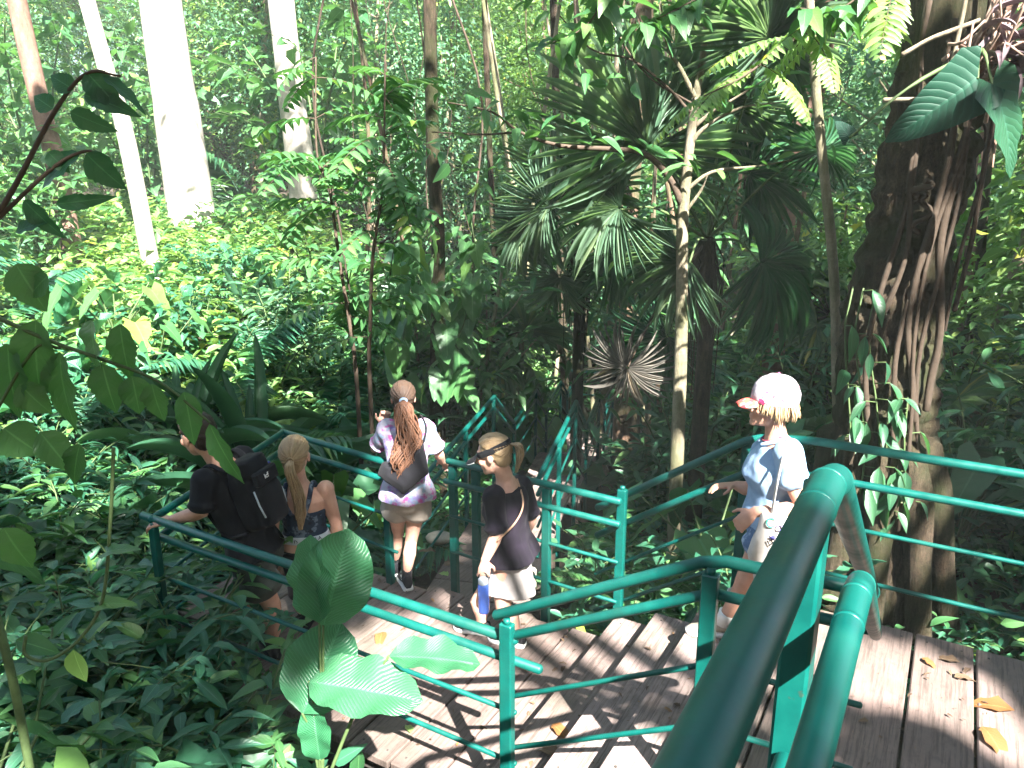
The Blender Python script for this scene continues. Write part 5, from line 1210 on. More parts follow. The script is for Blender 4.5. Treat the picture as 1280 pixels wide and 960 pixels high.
# single leaves measured in the photograph: (base px, tip px, width px, template)
def leafset(e, part, specs, Y, mat, nrm=(0, -.6, .8), stem_to=None, r=.005, jit=.15):
    lv = Leaves(); st = MB()
    for sp_ in specs:
        (bx, by), (tx, ty), wpx, tpl = sp_[:4]; dY = sp_[4] if len(sp_) > 4 else 0; nn = Vector(sp_[5]) if len(sp_) > 5 else Vector(nrm)
        b = PY(bx, by, Y); t = PY(tx, ty, Y + dY); k = (b.y * CP - b.z * SP) / FPX; lv.add(tpl, b, t - b, nn + Vector(rng.normal(0, jit, 3)), (t - b).length, wpx * k)
        if stem_to: s0 = PY(*stem_to[0], Y + stem_to[1]); st.tube(spline([s0, s0.lerp(b, .55) + Vector((0, .02, .05)), b], 5), [r * 1.5] * 5 + [r] * 6, 7)
    link(part, lv.mesh(part, M[mat]), e)
    if stem_to: st.build('stem', M['stem'], e)
e = tag(empty('ribbed_leaf_plant', tuple(PY(405, 985, 2.6))), 'foreground plant with five large ribbed paddle leaves in front of the landing railing', 'plant')
leafset(e, 'foliage', [((404, 782), (436, 664), 92, 'paddle', .10, (.35, -1, .5)), ((399, 778), (380, 672), 62, 'paddle', .08, (-.5, -.9, .45)), ((378, 892), (424, 780), 96, 'paddle', .16, (.1, -.8, .7)), ((386, 852), (524, 868), 78, 'paddle', -.12, (.1, -.5, .9)), ((486, 820), (602, 822), 52, 'paddle', .05, (.1, -.35, 1)), ((400, 950), (388, 880), 40, 'paddle', .0, (0, -1, .3))], 2.6, 'leaf_rib', stem_to=((403, 990), 0), jit=.05)
e = tag(empty('hanging_branch', tuple(PY(-20, 290, 2.0))), 'dark leafy branch reaching in at the upper left in front of the white trunks', 'branch')
leafset(e, 'foliage', [((92, 112), (60, 92), 30, 'tooth'), ((108, 90), (150, 135), 42, 'tooth'), ((105, 118), (172, 140), 30, 'tooth'), ((66, 136), (40, 118), 30, 'tooth'), ((88, 140), (142, 165), 30, 'tooth'), ((100, 192), (40, 230), 34, 'tooth'), ((108, 192), (152, 238), 44, 'tooth'), ((128, 95), (185, 135), 22, 'tooth'), ((70, 255), (140, 248), 22, 'tooth'), ((30, 250), (75, 300), 30, 'tooth'), ((20, 290), (60, 270), 24, 'tooth'), ((60, 190), (85, 215), 26, 'tooth')], 2.0, 'leaf_dark', (0, -.9, .35), None, jit=.3)
mb = MB(); mb.tube(spline([PY(-40, 330, 2.0), PY(20, 230, 2.0), PY(68, 140, 2.0), PY(108, 92, 2.0), PY(150, 95, 2.0)], 6), np.linspace(.008, .003, 25), 6); mb.tube(spline([PY(-30, 300, 2.0), PY(60, 215, 2.0), PY(102, 190, 2.0), PY(125, 192, 2.0)], 6), np.linspace(.006, .003, 19), 6); mb.build('twig', M['twig'], e)
e = tag(empty('broad_leaf_vine', tuple(PY(-20, 400, 1.9))), 'vine of broad toothed leaves hanging down the left picture edge', 'vine')
leafset(e, 'foliage', [((45, 400), (40, 505), 60, 'tooth'), ((10, 430), (12, 530), 55, 'tooth'), ((115, 400), (112, 470), 62, 'tooth'), ((150, 405), (158, 480), 40, 'tooth'), ((75, 440), (78, 545), 58, 'tooth'), ((128, 455), (142, 520), 46, 'tooth'), ((165, 470), (175, 520), 42, 'tooth'), ((190, 480), (200, 530), 40, 'tooth'), ((230, 490), (245, 560), 36, 'tooth'), ((262, 530), (298, 612), 30, 'tooth'), ((5, 535), (48, 570), 60, 'tooth'), ((50, 540), (90, 590), 45, 'tooth'), ((20, 330), (55, 390), 55, 'tooth'), ((60, 345), (30, 370), 40, 'tooth'), ((100, 555), (85, 610), 34, 'tooth'), ((5, 660), (35, 715), 60, 'tooth'), ((25, 480), (60, 520), 50, 'tooth')], 1.9, 'leaf_mid', (0, -.8, .5), None, jit=.3)
mb = MB(); mb.tube(spline([PY(-40, 380, 1.9), PY(60, 425, 1.9), PY(130, 450, 1.9), PY(200, 478, 1.9), PY(262, 528, 1.9)], 6), np.linspace(.006, .003, 25), 6); mb.tube(spline([PY(-30, 560, 1.9), PY(40, 440, 1.9), PY(75, 435, 1.9)], 6), .004, 6); mb.build('stem', M['stem'], e)
e = tag(empty('curling_vine', tuple(PY(140, 640, 1.9))), 'pale green curling vine stem with one yellow leaf at the lower left', 'vine')
leafset(e, 'foliage', [((133, 690), (172, 680), 30, 'heart'), ((125, 755), (168, 750), 26, 'heart'), ((20, 800), (75, 815), 30, 'ovate'), ((0, 850), (38, 830), 30, 'ovate')], 1.9, 'leaf_mid', (0, -.5, .9), None)
leafset(e, 'yellow_leaf', [((92, 812), (104, 858), 30, 'ovate')], 1.88, 'leaf_lime', (0, -1, .3), None)
mb = MB(); mb.tube(spline([PY(142, 560, 1.95), PY(138, 650, 1.93), PY(128, 750, 1.9), PY(98, 800, 1.88), PY(60, 825, 1.87), PY(32, 818, 1.87), PY(32, 795, 1.88)], 6), .005, 7); mb.tube(spline([PY(-5, 770, 1.9), PY(18, 860, 1.88), PY(45, 1000, 1.86)], 6), .012, 8); mb.build('stem', M['stem'], e)
e = tag(empty('overhead_branch', tuple(PY(1130, -60, 5.4))), 'feathery leafy branch hanging in at the top left of the massive trunk', 'branch'); lv = Leaves(); st = MB()
st.tube(spline([PY(1180, -120, 5.6), PY(1090, -10, 5.4), PY(1000, 45, 5.2), PY(930, 95, 5.1), PY(880, 120, 5.0)], 6), np.linspace(.016, .004, 25), 7)
for px, py, az, e0, L in ((1100, 0, 3.0, -.3, .75), (1060, 15, 3.5, -.1, .7), (1030, 30, 2.6, -.5, .6), (1000, 45, 3.3, 0, .7), (970, 65, 2.8, -.4, .6), (945, 85, 3.6, -.2, .6), (910, 105, 3.0, -.3, .6), (1085, 5, .4, -.3, .6), (1010, 40, 5.0, -.5, .5), (950, 80, 5.4, -.4, .55), (1120, -20, 4.2, -.4, .7)): frond(lv, st, PY(px, py, 5.25), az, e0, L, 15, .045, .7, .22, 'leaflet', .005)
link('foliage', lv.mesh('foliage', M['leaf_lime']), e); st.build('twig', M['twig'], e)
e = tag(empty('overhead_branch', tuple(PY(820, -120, 5.2))), 'broad-leaved twigs hanging from the top edge above the fan palms', 'branch'); lv = Leaves(); st = MB()
for pts in ([(980, -80), (900, -20), (840, 15), (800, 30)], [(780, -100), (760, -20), (735, 30), (690, 55)], [(1130, -60), (1080, -10), (1040, 15), (1000, 10)]):
    pp = spline([PY(x_, y_, 5.0) for x_, y_ in pts], 6); st.tube(pp, np.linspace(.010, .003, len(pp)), 6)
    for q in pp[5:]:
        for _ in range(2): az = rng.uniform(0, 6.28); d = dirs(np.array(az), np.array(rng.normal(-.5, .3))); ll = rng.uniform(.14, .26); lv.add('ovate2', q, d, upn(1, .3)[0], ll, ll * .45)
link('foliage', lv.mesh('foliage', M['leaf_mid']), e); st.build('twig', M['twig'], e)
# philodendron leaves and the epiphyte clump on the massive trunk
e = tag(empty('giant_leaf_climber', tuple(PY(1225, 95, 4.5))), 'climber with two giant dark leaves hanging before the massive trunk', 'climber')
leafset(e, 'foliage', [((1222, 98), (1118, 175), 95, 'heart', 0, (.1, -.9, .5)), ((1240, 105), (1290, 215), 95, 'heart', 0, (-.1, -.9, .45)), ((1062, 172), (1048, 150), 30, 'heart')], 4.4, 'leaf_deep', (0, -.8, .6), ((1226, 60), .2), .008)
e = tag(empty('epiphyte', tuple(PY(1240, 110, 4.75))), 'pinkish rooty epiphyte clump at the top right of the massive trunk', 'plant')
mb = MB()
for k in range(46):
    a = PY(1215 + rng.normal(0, 16), 92 + rng.normal(0, 22), 4.72); b = PY(1260 + rng.normal(0, 26), 30 + rng.normal(0, 45), 4.62 + rng.normal(0, .08)); mb.tube(spline([a, a.lerp(b, .5) + Vector(rng.normal(0, .05, 3)), b], 4), np.linspace(.012, .006, 9), 6)
mb.build('roots', plain('pink_roots', (.24, .14, .11), .85, c2=(.36, .27, .21)), e)
lv = Leaves()
for k in range(30): lv.add('strap%d' % (k % 3), PY(1252 + rng.normal(0, 22), 60 + rng.normal(0, 30), 4.6), (rng.normal(.3, .6), -.6 + rng.normal(0, .3), rng.normal(.25, .5)), (0, -.4, .9), .26 * (.6 + .6 * rng.random()), .035)
link('foliage', lv.mesh('foliage', plain('mauve_leaf', (.14, .09, .11), .7, c2=(.24, .19, .20))), e)
mb = MB()
for pts in ([(1128, 68), (1160, 50), (1185, 40), (1225, 25)], [(1180, 105), (1192, 70), (1205, 10), (1212, -30)], [(1105, 125), (1150, 124)]): mb.tube(spline([PY(x_, y_, 4.7) for x_, y_ in pts], 4), .014, 7, lump=.2)
mb.build('dead_twigs', M['bark_grey'], e)
# sapling pair with oblong leaves in front of the bright clearing
for lab, st_pts, Yq, leaf, sd_ in (('slender sapling with oblong leaves in front of the clearing', [(446, 480), (438, 410), (425, 330), (412, 240), (396, 190)], 8.2, 'leaf_mid', 3), ('dark-stemmed sapling with feathered twigs right of the clearing', [(462, 470), (463, 400), (466, 320), (478, 240), (480, 190)], 8.0, 'leaf_mid', 5)):
    e = tag(empty('sapling', tuple(PY(*st_pts[0], Yq))), lab, 'tree', 'saplings by the clearing'); mb = MB(); P = [PY(x_, y_, Yq) for x_, y_ in st_pts]; P = [Vector((P[0].x, P[0].y, float(ground(P[0].x, P[0].y)) - .1))] + P + [P[-1] + Vector((.05, 0, .9))]; path = spline(P, 5); mb.tube(path, np.linspace(.028, .008, len(path)), 8)
    lv = Leaves()
    for k in range(34):
        i = int(len(path) * (.25 + .74 * rng.random())); i = min(i, len(path) - 1); frond(lv, mb, path[i], rng.random() * 6.28, .25 + rng.normal(0, .3), .75 * (.7 + .5 * rng.random()), 8, .075, .8, .30, 'ovate', .006)
    mb.build('trunk', M['twig'], e); link('crown', lv.mesh('crown', M[leaf]), e)

# ================================================================== added unseen canopy tree, leaves and gaps shaped to dapple the walk
HOLES = []
def hole(p, r): HOLES.append((*toG(p), r))
for u_, v_, z_, r_ in ((3.7, -1.35, -2.8, .62), (3.2, -1.3, -2.8, .6), (3.7, -.8, -2.5, .55), (3.1, -.75, -2.45, .5), (3.2, -1.95, -3, .45), (3.0, -2.3, -3, .38), (2.65, -1.1, -1.6, .35), (2.65, -1.5, -2.1, .32), (2.65, -1.5, -2.8, .3), (4.4, -1.7, -2.2, .30), (4.4, -1.7, -2.7, .25),
                       (4.43, .3, -1.5, .30), (4.43, .9, -1.5, .32), (4.43, 1.5, -1.55, .32), (4.43, 2.1, -1.5, .3), (2.70, -.5, -1.4, .25)): hole(W(u_, v_, z_), r_)
for px, py, Y, r_ in ((985, 590, 3.8, .30), (980, 495, 3.9, .22), (970, 690, 3.65, .22), (1005, 630, 3.7, .15), (925, 720, 3.9, .10), (1108, 550, 4.95, .28), (1100, 630, 4.9, .34), (1140, 130, 4.95, .18), (1095, 190, 5.0, .2), (1120, 320, 4.95, .16), (1160, 110, 4.9, .16), (1135, 460, 4.95, .14), (632, 765, 4.4, .22), (640, 715, 4.5, .16), (543, 528, 5.15, .09), (506, 572, 5.0, .08), (655, 745, 5.1, .35), (700, 740, 5.0, .3), (1190, 660, 4.8, .25),
                      (600, 780, 3.2, .14), (540, 755, 3.4, .08), (480, 735, 3.6, .07), (395, 925, 2.5, .10), (448, 860, 2.5, .06), (520, 690, 5.2, .06), (738, 590, 6.2, .25), (780, 340, 7.0, .3), (1235, 50, 4.7, .12), (672, 300, 9.3, .22), (830, 355, 6.8, .12), (740, 290, 6.9, .15), (690, 560, 9, .2), (860, 230, 6.8, .2)): hole(PY(px, py, Y), r_)
for px, py, Y, r_ in ((505, 858, 2.5, .05), (560, 815, 2.62, .06)): hole(PY(px, py, Y), r_)
for px, py, r_ in ((1150, 860, .17), (1235, 895, .22), (1120, 835, .10), (515, 800, .16), (560, 770, .10)): hole(PZ(px, py, -2.4 if px > 900 else -3.0), r_)
for t_, s_, z_, r_ in ((-.3, .5, -3.4, .12), (1.8, .4, -4.0, .4), (4.3, .5, -4.5, .7), (-.8, 0, -2.4, .25), (-.3, .94, -2.4, .25), (2.4, 0, -3.0, .25)): hole(dpt(D0, t_, s_, z_), r_)
HO = np.array(HOLES)
BLK = []
def block(p, r): BLK.append((*toG(p), r))
for px, py, Y, r_ in ((385, 730, 2.65, .06), (390, 830, 2.65, .12), (430, 870, 2.5, .08), (545, 815, 2.6, .2), (400, 930, 2.5, .2), (300, 440, 7.4, 1.0), (390, 480, 7.0, .7), (210, 470, 7.0, .7), (300, 500, 7, .6), (90, 480, 1.9, .25), (230, 530, 1.9, .15), (612, 565, 4.5, .2), (1150, 150, 4.4, .55), (1265, 150, 4.4, .5), (370, 600, 4.7, .4), (280, 620, 4.5, .45), (330, 720, 3.9, .4), (960, 530, 3.9, .12), (1120, 430, 4.95, .22), (1050, 450, 5, .3), (870, 430, 7.5, .4), (850, 420, 6.8, .4), (250, 600, 4.35, .5), (70, 180, 13.5, .6), (60, 230, 13.5, .5), (1265, 170, 4.4, .45)): block(PY(px, py, Y), r_)
for u_ in (.2, .6, 1.0): block(W(u_, -.115, -.42), .14)
for px, py in ((1100, 930), (1200, 955), (1190, 812), (1270, 820), (1095, 850), (1240, 960)): block(PZ(px, py, -2.4), .2)
BL = np.array(BLK)
def added_shade_tree():
    n = 190000; gx = rng.uniform(-15, 13, n); gy = rng.uniform(-2.5, 28, n); keep = np.ones(n, bool)
    left = (gx < -1.6 - .35 * np.clip(gy - 8, -3, 3)) & (gy > 7.2 + .4 * np.sin(gx * 2)); keep &= ~left
    dens = np.where(gy < 14, 1.0, np.where(gx > 1.5 + .15 * (gy - 14), .75 - .55 * sstep(3.5, 5.5, gx), 0.0)); dens *= 1 - .8 * sstep(3.8, 5.2, gx) * sstep(8.5, 10.5, gy); dens *= np.where(gx < -7.5, .6, 1)
    nz = np.array([noise.noise(Vector((a * .95, b * .95, 3.3))) + .5 * noise.noise(Vector((a * 2.6, b * 2.6, 9.1))) for a, b in zip(gx, gy)])
    far = np.clip((gy - 7.5) / 4, 0, 1); thr = np.where(gx > .5 + .25 * (gy - 8), .50, .46 - .26 * far) - .14 * sstep(-1.2, -2.5, gx)
    dens *= np.where((gx < .5) & (gy > 8.5), .5, 1.0); blk = (np.sqrt((gx[:, None] - BL[None, :, 0]) ** 2 + (gy[:, None] - BL[None, :, 1]) ** 2) < BL[None, :, 2] + .15).any(1)
    dens = dens * np.where((nz > thr) & ~blk, .04, 1.0); keep |= blk; dens = np.where(blk, 1.0, dens); keep &= rng.random(n) < dens
    dist = np.sqrt((gx[:, None] - HO[None, :, 0]) ** 2 + ((gy[:, None] - HO[None, :, 1])) ** 2); wob = 1 + .35 * np.sin(gx * 9 + gy * 4) * np.cos(gy * 8 - gx * 3)
    keep &= ~(dist < (HO[None, :, 2] * wob[:, None] + .20)).any(1)
    gx, gy = gx[keep], gy[keep]; n = len(gx); L = rng.uniform(16.5, 19.5, n)
    C = np.stack([gx + SUN.x * L, gy + SUN.y * L, -3 + SUN.z * L], -1)
    lv = Leaves(); az = rng.uniform(0, 6.28, n); d = dirs(az, rng.normal(-.3, .35, n)); ll = rng.uniform(.16, .32, n); lv.add('far', C - d * ll[:, None] * .5, d, np.array(SUN)[None] * .6 + upn(n, .4), ll, ll * .5)
    base = Vector((6.5, -9, 0)); base.z = float(ground(base.x, base.y)); e = tag(empty('added_shade_tree', tuple(base)), 'unseen canopy tree added behind the viewpoint, shaped to dapple the walk', 'tree')
    mb = MB(); tp = base + Vector((-.6, 1.0, 12.2)); path = spline([base - ZD * .3, base + Vector((.2, .3, 5)), tp], 6); mb.tube(path, np.linspace(.5, .3, len(path)), 18, lump=.1)
    for k in range(26):
        c = Vector(C[rng.integers(n)]); mb.tube(spline([tp - ZD * (.5 + 2.5 * rng.random()), tp.lerp(c, .55) + ZD * -.6, c], 4), np.linspace(.12, .02, 9), 6)
    mb.build('trunk', M['bark_brown'], e); link('crown', lv.mesh('crown', M['leaf_deep']), e)
added_shade_tree()

# ================================================================== ground cover and litter
def cover(name, n, xr, yr, L, wr, mats_w, hgt, tpl, label, cat, el=.25, cond=None):
    x = rng.uniform(*xr, n); y = rng.uniform(*yr, n); ok = np.array([not corridor(a, b, .02) for a, b in zip(x, y)])
    if cond is not None: ok &= cond(x, y)
    x, y = x[ok], y[ok]; n = len(x); z = ground(x, y) + hgt * rng.random(n) ** 1.5 + .01; ll = L * (.5 + .8 * rng.random(n)); lv = Leaves()
    lv.add(tpl, np.stack([x, y, z], -1), dirs(rng.uniform(0, 6.28, n), rng.normal(el, .3, n)), upn(n, .3), ll, ll * wr)
    tag(link(name, lv.mesh(name, M[mats_w])), label, cat, None, 'stuff')
cover('ground_cover', 16000, (-9, 6), (1.0, 9), .15, .42, 'leaf_blue', .35, 'ovate', 'low carpet of blue-green leaves on the forest floor', 'ground cover')
cover('ground_cover', 9000, (-9, 6), (1.0, 10), .17, .40, 'leaf_mid', .45, 'ovate', 'low carpet of mid green leaves on the forest floor', 'ground cover')
cover('ground_cover', 26000, (-16, 14), (8, 24), .24, .42, 'leaf_mid', .6, 'far', 'distant leafy ground cover beyond the walkway', 'ground cover')
cover('ground_cover', 26000, (-14, -1.5), (8.5, 20), .22, .45, 'leaf_lime', .55, 'far', 'bright sunlit ground cover in the clearing', 'ground cover')
cover('leaf_litter', 9000, (-9, 8), (.5, 14), .12, .5, 'leaf_brown', .03, 'small', 'brown fallen leaves on the forest floor', 'leaf litter', .0)
FL = [(735, 828, -3, 'orange leaf on the plank edge left of the sunlit treads', 'leaf_red', .15), (690, 905, -2.85, 'reddish leaf on the lowest tread beside the front post', 'leaf_red', .16), (700, 945, -2.85, 'brown leaf at the bottom edge on the lowest tread', 'leaf_brown', .16), (478, 790, -3, 'orange leaf on the dark landing planks', 'leaf_red', .16), (350, 853, -3, 'brown leaf at the landing edge left of the ribbed leaves', 'leaf_red', .14), (555, 707, -3, 'tan leaf by the foot of the dark posts', 'leaf_brown', .18), (560, 720, -3, 'pale leaf by the foot of the dark posts', 'leaf_lime', .12), (545, 690, -3, 'broad tan leaf right of the girl in tie-dye', 'leaf_brown', .2),
      (1153, 822, -2.4, 'small pinkish leaf on the platform planks', 'leaf_red', .09), (1200, 828, -2.4, 'mauve leaf on the platform planks by the gap', 'leaf_brown', .12), (1193, 846, -2.4, 'tan leaf just below the mauve one', 'leaf_brown', .11), (1228, 908, -2.4, 'glowing orange leaf in the sun patch on the platform', 'leaf_red', .2), (1268, 888, -2.4, 'curled orange leaf at the right edge of the platform', 'leaf_red', .2), (949, 874, -2.4, 'small orange leaf beyond the thick handrail', 'leaf_red', .08), (513, 916, -3, 'yellow-green leaf on the landing edge', 'leaf_lime', .10), (690, 575, -3.4, 'pale leaf lying on the far walkway', 'leaf_brown', .1)]
for px, py, z, lab, mt, L in FL:
    p = PZ(px, py, z + .012); lv = Leaves(); lv.add('ovate2', (0, 0, 0), dirs(np.array(rng.random() * 6.28), np.array(.12)), upn(1, .15), L, L * .55)
    o = link('fallen_leaf', lv.mesh('fallen_leaf', M[mt])); o.location = p; tag(o, lab, 'leaf', 'fallen leaves on the boards')
mb = MB(); mb.ball((0, 0, 0), (.13, .10, .055)); o = mb.build('stone', M['stone']); o.location = PZ(549, 672, -3.25); tag(o, 'smooth pale stone beside the dark double posts', 'stone')

V_, lv = [], Leaves()
for k in range(420):
    q = rng.random()
    if q < .45: p = W(2.75 + 1.4 * rng.random(), -1.75 - 2.6 * rng.random(), B_Z + .012)
    elif q < .85: p = W(2.8 + 1.4 * rng.random(), -.75 + 2.6 * rng.random(), A_Z + .012)
    else: i = int(rng.integers(3)); p = W(2.8 + 1.3 * rng.random(), -1.6 + .295 * i + .2 * rng.random(), -2.85 + .15 * i + .012)
    L = .012 + .05 * rng.random() ** 3; lv.add('ovate2', p, dirs(np.array(rng.random() * 6.28), np.array(rng.normal(.05, .15))), upn(1, .2), L, L * (.25 + .4 * rng.random()))
tag(link('board_litter', lv.mesh('board_litter', M['leaf_brown'])), 'tiny bits of brown leaf litter scattered over the boards', 'leaf litter', None, 'stuff')
LOW = ['leafy0', 'leafy1', 'leafy2', 'narrow', 'limey', 'broad', 'fern', 'broad_dark', 'straps', 'aroid']
# named, conspicuous plants
def at(px, py, Y): 
    p = PY(px, py, Y); return p.x, p.y
x, y = at(300, 520, 7.4)
for i, (dx, dy, s_, k_) in enumerate(((0, 0, 1.55, 'straps'), (-.7, .2, 1.25, 'straps'), (.65, .25, 1.3, 'broad_dark'), (-.25, -.45, 1.1, 'palmlet_dark'), (1.1, -.2, 1.1, 'palmlet'))):
    put(k_, x + dx, y + dy, s_, None, ['big clump of long strap leaves behind the backpacker', 'second strap-leaf clump left of the big one behind the backpacker', 'dark paddle-leaved clump just right of the big strap-leaf clump', 'dark feather palm in front of the big strap-leaf clump', 'blue-green feather palm between the strap-leaf clump and the tie-dye girl'][i]); PLACED.append((x + dx, y + dy, 1.5))
for u_, v_, k_, s_ in ((2.25, -4.35, 'leafy2', 1.15), (2.1, -3.95, 'leafy0', 1.2), (2.45, -4.6, 'narrow', 1.05), (2.2, -3.5, 'leafy1', .85), (1.95, -3.1, 'leafy0', .8), (2.0, -4.3, 'leafy2', 1.2), (1.8, -3.7, 'narrow', 1.0), (2.1, -2.75, 'limey', .6), (1.9, -2.4, 'fern', .55), (1.7, -2.0, 'leafy1', .6)):
    p = W(u_, v_, 0); put(k_, p.x, p.y, s_); PLACED.append((p.x, p.y, s_))
for x_, y_, k_, s_ in ((-2.12, 4.12, 'narrow', 1.35), (-2.0, 4.0, 'leafy2', 1.25), (-2.2, 3.95, 'leafy0', 1.3), (-1.95, 3.75, 'tall2', .78), (-1.72, 3.5, 'narrow', 1.25), (-1.5, 3.45, 'leafy2', 1.1), (-2.2, 3.5, 'tall0', .62), (-1.3, 3.15, 'leafy0', 1.2), (-2.3, 2.7, 'tall0', .85), (-1.85, 2.55, 'tall2', .8), (-2.8, 3.1, 'tall1', .7), (-1.5, 2.45, 'tall2', .62), (-1.2, 2.6, 'limey', 1.2), (-.95, 2.5, 'fern', .8), (-1.9, 2.1, 'tall0', .75), (-1.45, 2.0, 'aroid', .8), (-2.5, 2.2, 'tall2', .9), (-1.05, 2.2, 'broad', .7), (-3.1, 2.5, 'tall0', .9), (-2.6, 3.9, 'tall2', .8), (-3.2, 3.6, 'tall0', .75), (-.75, 2.25, 'leafy2', .9), (-2.05, 3.1, 'broad_dark', .9)):
    put(k_, x_, y_, s_); PLACED.append((x_, y_, s_))
scatter(60, (-7, -1.5), (1.3, 3.6), LOW, [5, 5, 5, 4, 2, 2, 1.5, 1.5, 0, 1], (.7, 1.15), .30)
scatter(110, (-9, -2.0), (3.4, 8.5), LOW, [5, 5, 4, 5, 2, 2, 2, 2, 1, 1], (.8, 1.3), .36)
scatter(16, (-1.6, .9), (1.5, 2.9), ['leafy0', 'leafy1', 'leafy2', 'narrow', 'limey', 'fern'], [3, 3, 3, 2, 2, 1], (.45, .75), .25)
scatter(40, (-11, -2.5), (7.5, 11), ['tall2', 'broad', 'straps', 'palmlet', 'limey', 'aroid', 'leafy2'], [2, 2, 3, 2, 4, 1, 3], (.8, 1.3), .6)
scatter(34, (-3.2, 1.2), (5.2, 9.5), ['palmlet', 'fern', 'leafy1', 'aroid', 'palmlet_dark', 'tall2', 'broad_dark', 'straps', 'fanpalm_low', 'tall0'], [3, 3, 3, 2, 2, 2, 2, 2, 1, 2], (.7, 1.2), .4)
scatter(46, (.8, 6), (4.6, 9.5), ['leafy1', 'leafy0', 'fern', 'palmlet_dark', 'tall1', 'broad_dark', 'aroid_dark', 'tall2', 'fanpalm_low', 'limey'], [4, 4, 3, 2, 3, 2, 2, 2, 1, 1], (.7, 1.2), .4)
scatter(36, (-1.2, 7), (9, 16), ['palmlet', 'palmlet_dark', 'tall0', 'tall1', 'aroid', 'aroid_dark', 'fanpalm', 'fern', 'sapling0', 'sapling1', 'straps'], [3, 2, 2, 2, 2, 2, 2, 2, 1.5, 1.5, 1], (.8, 1.4), .6)
scatter(34, (-9, -1.8), (8.2, 13), ['straps', 'tall4', 'tall3', 'palmlet', 'tall2', 'broad', 'limey', 'fern'], [3, 2, 1, 2, 3, 2, 3, 2], (.7, 1.15), .55)
scatter(34, (-3.4, 2.0), (8.4, 13.5), ['tall3', 'tall4', 'sapling0', 'aroid', 'broad_dark', 'palmlet'], [4, 3, 1.5, 2, 1, 1], (.9, 1.4), .5)
scatter(22, (4, 12), (6, 14), ['tall1', 'tall2', 'palmlet_dark', 'aroid_dark', 'sapling1', 'bush_far', 'fern'], [3, 3, 2, 2, 2, 2, 2], (.8, 1.4), .6)
scatter(20, (-1, 12), (13, 21), ['under1', 'sapling0', 'sapling1', 'under0', 'bush_far', 'tall0'], [2, 2, 2, 2, 5, 2], (.7, 1.1), 1.0)
scatter(14, (-9, -1.5), (10, 17), ['limey', 'broad', 'straps', 'leafy2', 'fern'], [4, 2, 2, 2, 1], (1.0, 1.8), .7)
scatter(26, (-10, 9), (13, 19), ['tall3', 'tall4', 'aroid_dark', 'palmlet_dark', 'sapling0'], [4, 3, 2, 2, 2], (1.5, 2.3), .9)
for i in range(26):   # thin lianas hanging in the middle distance
    px = rng.uniform(430, 1010); Y = rng.uniform(8.5, 16); y1 = rng.uniform(210, 400); a = PY(px + rng.normal(0, 40), -160, Y); b = PY(px, y1, Y); sw = rng.normal(0, .35); pp = [a.lerp(b, t) + Vector((sw * math.sin(t * 3.14) + .06 * math.sin(t * 11 + i), .05 * math.cos(t * 9), 0)) for t in np.linspace(0, 1, 14)]
    mb = MB(); mb.tube(pp, [.006 + .010 * (i % 3 == 0)] * 14, 6, lump=.2); o = mb.build('liana', M['twig'] if i % 2 else M['vine']); tag(o, 'thin hanging liana ' + where(tuple(pp[9])), 'vine', 'lianas hanging in the forest')
for i in range(14):   # bare leaning understorey stems
    px = rng.uniform(450, 1000); Y = rng.uniform(11, 18); b = PY(px, 430, Y); t_ = PY(px + rng.normal(0, 90), -120, Y + rng.normal(0, .5)); b.z = float(ground(b.x, b.y)) - .2; m_ = b.lerp(t_, .5) + Vector((rng.normal(0, .25), 0, 0)); pp = spline([b, m_, t_], 8); mb = MB(); mb.tube(pp, np.linspace(.05, .022, len(pp)), 8, lump=.2); o = mb.build('young_trunk', M['bark_brown'] if i % 2 else M['bark_grey']); tag(o, 'thin leaning stem of a young tree ' + where(tuple(pp[8])), 'tree', 'thin young trunks in the middle distance')
scatter(60, (-22, 20), (19, 30), ['under0', 'under1', 'under2', 'bush_far', 'forest0'], [3, 2.5, 2, 4, 1], (.8, 1.2), 1.1)
scatter(60, (-34, 34), (29, 48), ['under0', 'under2', 'forest0', 'forest1', 'bush_far'], [3, 3, 3, 2, 4], (.9, 1.3), 1.6)
scatter(50, (-60, 60), (47, 85), ['forest0', 'forest1', 'under2'], [3, 3, 2], (.9, 1.4), 2.2)

# unseen forest behind and beside the viewpoint, added to cut sky light
for i in range(34):
    az = R(-100 - 340 / 34 * i * .58 + 8 * rng.random()) ; az = R(195 + 5.0 * i + 4 * rng.random()) if True else az
    for rr in (16 + 5 * rng.random(), 27 + 7 * rng.random()):
        x_, y_ = rr * math.cos(az), rr * math.sin(az)
        if Vector((x_, y_, 0)).normalized().dot(SUN_AZ) > .80: rr = 33 + 6 * rng.random(); x_, y_ = rr * math.cos(az), rr * math.sin(az)
        put('forest%d' % (i % 2), x_, y_, .95 + .2 * rng.random(), None, 'unseen tall forest tree added beside or behind the viewpoint to cut sky light')
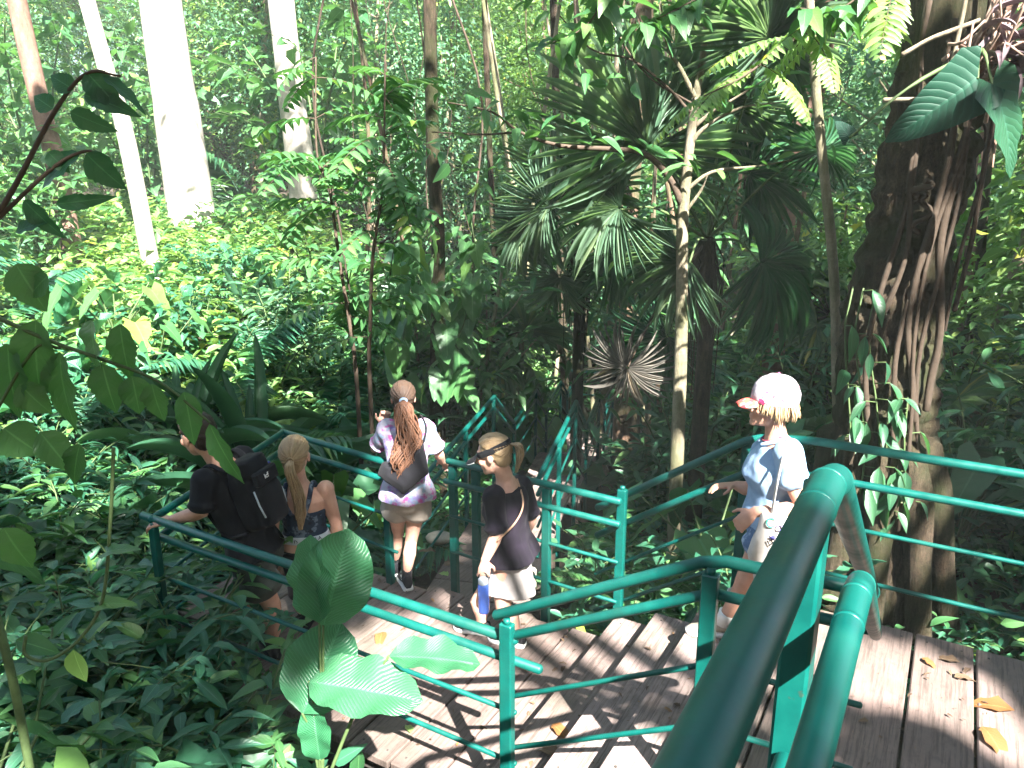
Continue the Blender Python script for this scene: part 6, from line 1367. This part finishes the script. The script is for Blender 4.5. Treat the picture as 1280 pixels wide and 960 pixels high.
# ================================================================== camera, light
cam = bpy.data.cameras.new('camera'); co = bpy.data.objects.new('camera', cam); COL.objects.link(co)
cam.sensor_width = 36; cam.lens = 27.0; cam.clip_start = .05; cam.clip_end = 2000
co.location = (0, 0, 0); co.rotation_euler = (R(90) - PITCH, 0, 0); scene.camera = co
w = bpy.data.worlds.new('World'); scene.world = w; w.use_nodes = True; nt = w.node_tree
bg = nt.nodes['Background']; sky = nt.nodes.new('ShaderNodeTexSky'); sky.sky_type = 'NISHITA'; sky.sun_disc = False
sky.sun_elevation = SUN_EL; sky.sun_rotation = math.atan2(SUN.x, SUN.y); sky.altitude = 100; sky.air_density = 1; sky.dust_density = 1.5; sky.ozone_density = 1
nt.links.new(sky.outputs[0], bg.inputs[0]); bg.inputs[1].default_value = SKY_STR
sl = bpy.data.lights.new('sun', 'SUN'); sl.energy = SUN_STR; sl.angle = R(.5); sl.color = (1, .96, .90)
so = bpy.data.objects.new('sun', sl); COL.objects.link(so); so.rotation_euler = (-SUN).to_track_quat('-Z', 'Y').to_euler(); so.location = SUN * 40
vs = scene.view_settings; scene.display_settings.display_device = 'sRGB'; vs.view_transform = 'Standard'; vs.look = 'None'; vs.exposure = EXPO; vs.gamma = 1; vs.use_curve_mapping = False
cy = scene.cycles; cy.max_bounces = 6; cy.diffuse_bounces = 3; cy.glossy_bounces = 2; cy.transmission_bounces = 4; cy.transparent_max_bounces = 6; cy.sample_clamp_indirect = 8
cy.use_denoising = True; cy.use_adaptive_sampling = True; cy.adaptive_threshold = .02
scene.render.film_transparent = False
mb = MB(); mb.box((0, 35, 13), (200, 130, 42), None, 0, .01)  # haze volume added to give the far background a pale glow
m = bpy.data.materials.new('added_haze'); m.use_nodes = True; nt = m.node_tree; nt.nodes.clear(); o_ = nt.nodes.new('ShaderNodeOutputMaterial'); v = nt.nodes.new('ShaderNodeVolumePrincipled'); v.inputs['Color'].default_value = (.85, .95, .92, 1); v.inputs['Density'].default_value = .0019; v.inputs['Anisotropy'].default_value = 0; nt.links.new(v.outputs[0], o_.inputs['Volume'])
tag(mb.build('haze', m), 'thin pale haze added to the forest air to lift the far background', 'haze', None, 'stuff')
scene.cycles.volume_bounces = 0
